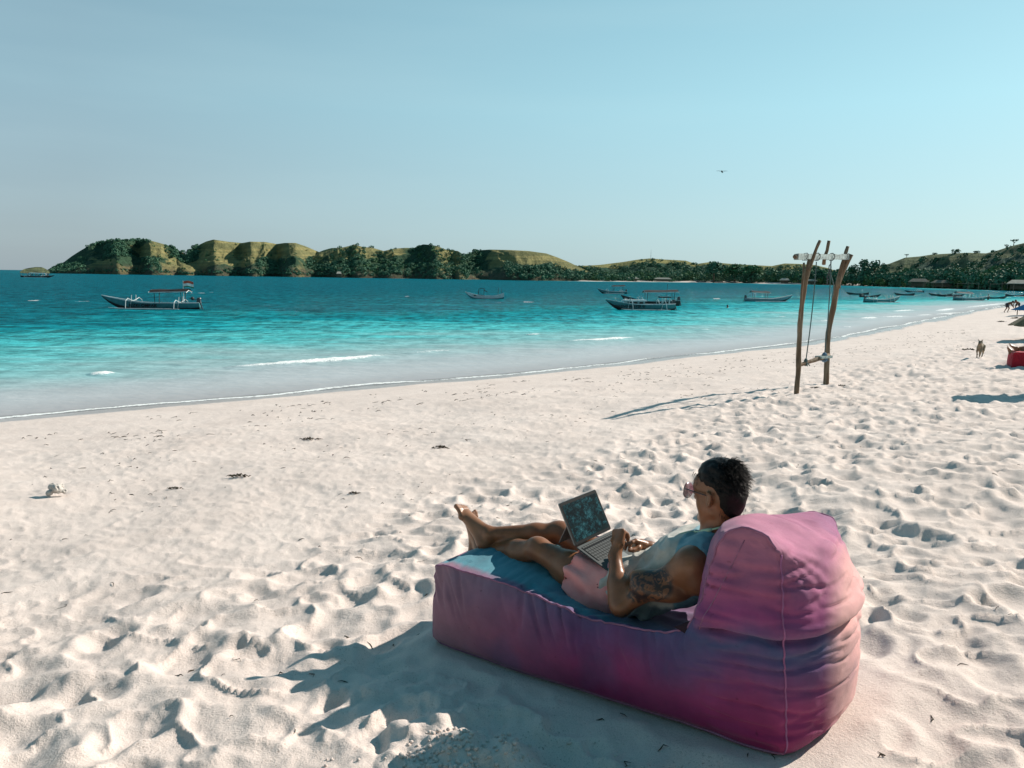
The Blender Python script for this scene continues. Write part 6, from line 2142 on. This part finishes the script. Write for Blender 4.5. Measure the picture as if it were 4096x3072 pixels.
obj('body', npmesh('body', V, F), DOGM.m, dog)
for sx_ in (-1, 1):
    mb = MB(); mb.ball((.027 + sx_ * .022, -.352, .512), .006, 6, 4); mb.build('eye', P_DARK, dog, True)
mb = MB(); mb.ball((.034, -.443, .466), .010, 6, 4); mb.build('nose', P_DARK, dog, True)

# ================================================================== small people
SKIN2 = simple('brown_skin', (.12, .055, .032), .55, .15, 6, .05)
CL_DARK = simple('dark_swimwear', (.02, .022, .03), .8, .2, 6, .05)
CL_WHITE = simple('white_shirt_cloth', (.62, .60, .58), .85, .1, 6, .05)
HAIR2 = simple('dark_hair_mass', (.012, .010, .009), .6, .2, 20, .2)
def little_person(J, h=.020, shirt=None):
    """J: joints dict; returns meshes body, shorts, hair"""
    g = {k: np.array(v, float) for k, v in J.items()}
    S = Sculpt()
    mid = (g['hip'] + g['neck']) / 2
    S.cap(g['hip'], mid, .13, .125, .05); S.cap(mid, g['neck'] - (g['neck'] - g['hip']) * .12, .13, .12, .05)
    wv_ = g['shR'] - g['shL']
    S.cap(g['shL'], g['shR'], .065, .065, .05)
    S.cap(g['neck'], g['head'] - (g['head'] - g['neck']) * .3, .055, .05, .03)
    S.ell(g['head'], (.085, .090, .115), None, .02)
    fd = g.get('face', np.array([0, -1, 0]))
    S.ell(g['head'] + fd * .07 + v3(0, 0, -.03), (.04, .04, .055), None, .03); S.ell(g['head'] + fd * .105 + v3(0, 0, -.02), (.014, .014, .02), None, .01)
    for s_ in 'LR':
        S.cap(g['sh' + s_], g['el' + s_], .052, .040, .03); S.cap(g['el' + s_], g['wr' + s_], .040, .026, .02)
        e = (g['wr' + s_] - g['el' + s_]); e = e / np.linalg.norm(e); S.cap(g['wr' + s_], g['wr' + s_] + e * .10, .030, .022, .02)
        S.cap(g['hp' + s_], g['kn' + s_], .088, .058, .04); S.cap(g['kn' + s_], g['an' + s_], .055, .034, .03)
        S.cap(g['an' + s_], g['an' + s_] + fd * .15 + v3(0, 0, -.04), .035, .028, .02)
    lo, hi = S.bounds(.02); D, _ = S.field(lo, hi, h); V, F = surface_nets(D, lo, h); V = relax(V, F, 1)
    b = npmesh('body', V, F)
    P = Sculpt(); P.cap(g['hip'] + (mid - g['hip']) * .2, g['hip'], .145, .145, .05)
    for s_ in 'LR': P.cap(g['hp' + s_], g['hp' + s_] + (g['kn' + s_] - g['hp' + s_]) * .55, .105, .095, .04)
    lo, hi = P.bounds(.02); D, _ = P.field(lo, hi, h); V, F = surface_nets(D, lo, h); sh = npmesh('shorts', V, F)
    Hs = Sculpt(); Hs.ell(g['head'] - fd * .018 + v3(0, 0, .025), (.098, .102, .108), None, .02)
    lo, hi = Hs.bounds(.02); D, ax = Hs.field(lo, hi, .014)
    X = ax[0][:, None, None] - g['head'][0]; Y = ax[1][None, :, None] - g['head'][1]; Z = ax[2][None, None, :] - g['head'][2]
    D = np.maximum(D, (X * fd[0] + Y * fd[1]) * .9 - Z * .6 - .03).astype(np.float32)
    V, F = surface_nets(D, lo, .014); hr = npmesh('hair', V, F)
    t = None
    if shirt:
        T = Sculpt(); T.cap(g['hip'] + (mid - g['hip']) * .3, g['neck'] - (g['neck'] - g['hip']) * .1, .148, .135, .05); T.cap(g['shL'], g['shR'], .080, .080, .05)
        lo, hi = T.bounds(.02); D, _ = T.field(lo, hi, h); V, F = surface_nets(D, lo, h); t = npmesh('shirt', V, F)
    return b, sh, hr, t
def put_person(M, loc, rz, label, skin=SKIN2, shorts=CL_DARK, shirt=CL_WHITE, group=None, scale=1.0):
    r = empty('person', loc, rz); tag(r, label, 'person', group); r.scale = (scale,) * 3
    for nm, me, mt in (('body', M[0], skin), ('shorts', M[1], shorts), ('hair', M[2], HAIR2), ('shirt', M[3], shirt)):
        if me is None: continue
        o = obj(nm, me, mt, r)
        o.material_slots[0].link = 'OBJECT'; o.material_slots[0].material = mt
    return r
JB = dict(hip=(0, .18, .80), neck=(0, -.22, .98), shL=(-.17, -.18, .94), shR=(.17, -.18, .94), head=(0, -.36, 1.06), face=(0, -.8, -.6), elL=(-.22, -.28, .68), elR=(.2, -.34, .70), wrL=(-.12, -.42, .50), wrR=(.10, -.46, .52),
          hpL=(-.10, .18, .78), hpR=(.10, .18, .78), knL=(-.14, -.02, .44), knR=(.16, .10, .44), anL=(-.14, .10, .06), anR=(.17, .30, .06))
JS = dict(hip=(0, 0, .95), neck=(0, -.02, 1.42), shL=(-.19, 0, 1.38), shR=(.19, 0, 1.38), head=(0, -.03, 1.60), face=(0, -1, 0), elL=(-.26, .02, 1.10), elR=(.28, .0, 1.12), wrL=(-.24, -.12, .88), wrR=(.22, -.16, .95),
          hpL=(-.10, 0, .92), hpR=(.10, 0, .92), knL=(-.11, -.03, .50), knR=(.13, -.05, .50), anL=(-.12, .03, .06), anR=(.15, .03, .06))
JT = dict(JS); JT.update(knL=(-.12, -.42, .88), knR=(.12, -.42, .88), anL=(-.12, -.44, .48), anR=(.12, -.44, .48))
PB = little_person(JB); PS = little_person(JS, shirt=True); PSB = little_person(JS); PT = little_person(JT, .03, shirt=True)
def ground_px(px, py, z0=.4):
    d = px_ray(px, py); z = z0
    for _ in range(6):
        k = (z - CAM_H) / d.z; x, y = d.x * k, d.y * k; z = max(gz(x, y), -.5)
    return x, y, z
x, y, z = ground_px(1008, 312.5)
put_person(PB, (x, y, z), math.radians(75), 'dark haired person bending low at the water line, left of the crouching person')
x, y, z = ground_px(1016.5, 311.0)
put_person(PB, (x, y, z), math.radians(-60), 'person in dark swimwear crouching beside the blue awning at the right edge')
d = px_ray(988, 299.8); k = -CAM_H / d.z
put_person(PSB, (d.x * k, d.y * k, -.62), .3, 'person wading waist deep beside the dark canoe near the right edge')
for px, py, lab in ((964.5, 289.4, 'tiny dark figure standing on the far right sand, left of the pole racks'), (990, 290.8, 'tiny dark figure standing on the far right sand between the pole racks'), (929.5, 287.6, 'tiny dark figure below the thatched huts')):
    d = px_ray(px, py); k = (1.0 - CAM_H) / d.z * 1.0
    kk = min(k, 420 / d.y); put_person(PS, (d.x * kk, d.y * kk, gz(d.x * kk, d.y * kk)), 1.0, lab, shirt=CL_DARK)
# swimmer: head and one arm above the water
d = px_ray(727.3, 307.9); k = -CAM_H / d.z
sw_ = put_person(PSB, (d.x * k, d.y * k, -1.38), .8, 'swimmer with only a dark head and shoulders above the water')
# passengers of the far tour boat
tb = bpy.data.objects['outrigger_boat.001']
Mtb = Matrix.Translation(tb.location) @ Matrix.Rotation(tb.rotation_euler.z, 4, 'Z')
for i in range(9):
    p = Mtb @ Vector((-4.6 + i * 1.1 + .2 * (i % 2), .35 * (-1) ** i, .05))
    put_person(PT, tuple(p), i * 1.9, 'passenger sitting in the crowded tour boat by the rocky islet', shirt=(CL_WHITE if i % 3 else CL_DARK), group='passengers sitting in the far tour boat', scale=1.05)

# ================================================================== sand litter
DEBRIS = simple('dry_seaweed', (.045, .034, .020), .9, .4, 12, .1)
def litter(name, n, seed, dmin, dmax, xr, yr, Lr, wr, mat, cluster=None, dens=None):
    rg = np.random.default_rng(seed)
    mb = MB(); P = []
    while len(P) < n:
        x = rg.uniform(*xr, 4000); y = rg.uniform(*yr, 4000)
        dd = coast_dist(x, y)
        m_ = (dd > dmin) & (dd < dmax)
        x, y = x[m_], y[m_]
        if cluster is not None:
            w = vn2(x * cluster, y * cluster, seed) ** 3 * 2.2
            k_ = rg.random(len(x)) < w; x, y = x[k_], y[k_]
        P += list(zip(x, y))
    P = np.array(P[:n]); 
    allx = []; specs = []
    for (x, y) in P:
        L = rg.uniform(*Lr) * (1.8 if rg.random() < .12 else 1); a = rg.normal(.6, .7)
        pts = []
        for i in range(4):
            pts.append((x + math.cos(a) * L * i / 3, y + math.sin(a) * L * i / 3)); a += rg.normal(0, .55)
        specs.append((pts, rg.uniform(*wr))); allx += pts
    A = np.array(allx); Z = ground_z(A[:, 0], A[:, 1])[0]
    j = 0
    for pts, w in specs:
        q = []
        for i, (x, y) in enumerate(pts):
            q.append((x, y, Z[j] + w * .6 + (rg.uniform(0, 3.5 * w) if 0 < i < 3 else 0))); j += 1
        mb.tube(q, [w * .4, w, w * .8, w * .25], 4, False)
    o = mb.build(name, mat); tag(o, kind='stuff'); return o
litter('seaweed_wrack', 420, 1, 2.6, 6.5, (-14, 30), (12, 46), (.03, .15), (.003, .008), DEBRIS, 1.1)
litter('seaweed_scraps', 380, 2, 5, 11, (-14, 26), (6, 34), (.02, .09), (.002, .006), DEBRIS, .9)
litter('twigs', 420, 3, 9, 19, (-6, 12), (1.6, 16), (.015, .07), (.0012, .0035), DEBRIS, .8)
# seaweed heaps that can be told apart
def heap(px, py, s, label, name='seaweed_heap', mat=DEBRIS, seed=0):
    x, y, z = ground_px(px, py, 1.0)
    rg = np.random.default_rng(seed)
    mb = MB()
    for i in range(26):
        a = rg.uniform(0, 6.28); r = rg.uniform(0, s); c = (math.cos(a) * r * 1.5, math.sin(a) * r * .6)
        a2 = rg.uniform(0, 6.28); L = s * rg.uniform(.4, 1.0)
        h = s * .35 * (1 - r / s)
        mb.tube([(c[0], c[1], h * .3), (c[0] + math.cos(a2) * L * .5, c[1] + math.sin(a2) * L * .3, h + s * .10), (c[0] + math.cos(a2 + .4) * L, c[1] + math.sin(a2 + .4) * L * .6, .005)], [s * .05, s * .07, s * .015], 4, False)
    o = mb.build(name, mat); o.location = (x, y, z); tag(o, label, 'seaweed')
for i, (px, py, s, lab) in enumerate([(310, 439.5, .09, 'small dark seaweed heap alone in mid beach, left of the centre'), (441, 448, .09, 'flat dark seaweed heap mid beach, right of the lone one'),
     (239, 477, .08, 'dark seaweed tuft nearer the camera at left of centre'), (354, 493.5, .05, 'small dark seaweed tuft behind the feet of the reclining man'),
     (842, 385.5, .12, 'dark clump on the sand just right of the right swing post'), (817, 388, .08, 'smaller dark scrap between the swing post and the clump'),
     (968, 350, .25, 'dark seaweed patch on the sand left of the dog'), (1006, 306, .5, 'dark wrack mound near the bending people'), (1002, 322, .22, 'small seaweed mound right of the wet shore'), (1016, 318.5, .3, 'flat dark seaweed strip near the right edge'),
     (175, 489, .06, 'little seaweed tuft right of the coral lump')]):
    heap(px, py, s, lab, seed=i)
# coral lump
x, y, z = ground_px(56.5, 496.5, 1.1)
S = Sculpt(); rg = np.random.default_rng(3)
for i in range(16):
    a = rg.uniform(0, 6.28); r = rg.uniform(0, .075)
    S.ell((math.cos(a) * r * 1.2, math.sin(a) * r * .8, rg.uniform(.03, .125)), (rg.uniform(.02, .042),) * 3, None, .01)
for i in range(46):
    q = rg.normal(size=3); q /= np.linalg.norm(q)
    S.ell((q[0] * .105, q[1] * .075, .075 + q[2] * .07), (.014, .014, .014), None, .004, 'cut')
lo, hi = S.bounds(.02); D, _ = S.field(lo, hi, .006); V, F = surface_nets(D, lo, .006)
co = obj('coral_lump', npmesh('coral_lump', V, F), simple('bleached_coral', (.50, .46, .42), .95, .3, 30, .5)); co.location = (x, y, z)
tag(co, 'pitted pale coral lump lying on the smooth sand at far left', 'coral')
# crumbled clods where the damp sand was turned up
rg = np.random.default_rng(9); mb = MB(); Q = []
for cx_, cy_, sg, n in ((-.20, 2.62, .10, 240), (-.38, 2.45, .10, 140), (.15, 2.50, .20, 110), (-.6, 2.45, .16, 60)):
    for i in range(n): Q.append((cx_ + rg.normal(0, sg), cy_ + rg.normal(0, sg * .8), rg.uniform(.003, .011)))
Q = np.array(Q); Z = ground_z(Q[:, 0], Q[:, 1])[0]
for (x, y, r), z in zip(Q, Z): mb.ball((x, y, z + r * .3), (r * rg.uniform(.8, 1.3), r * rg.uniform(.8, 1.3), r * .8), 5, 4)
tag(mb.build('sand_clods', SAND, None, True), kind='stuff')
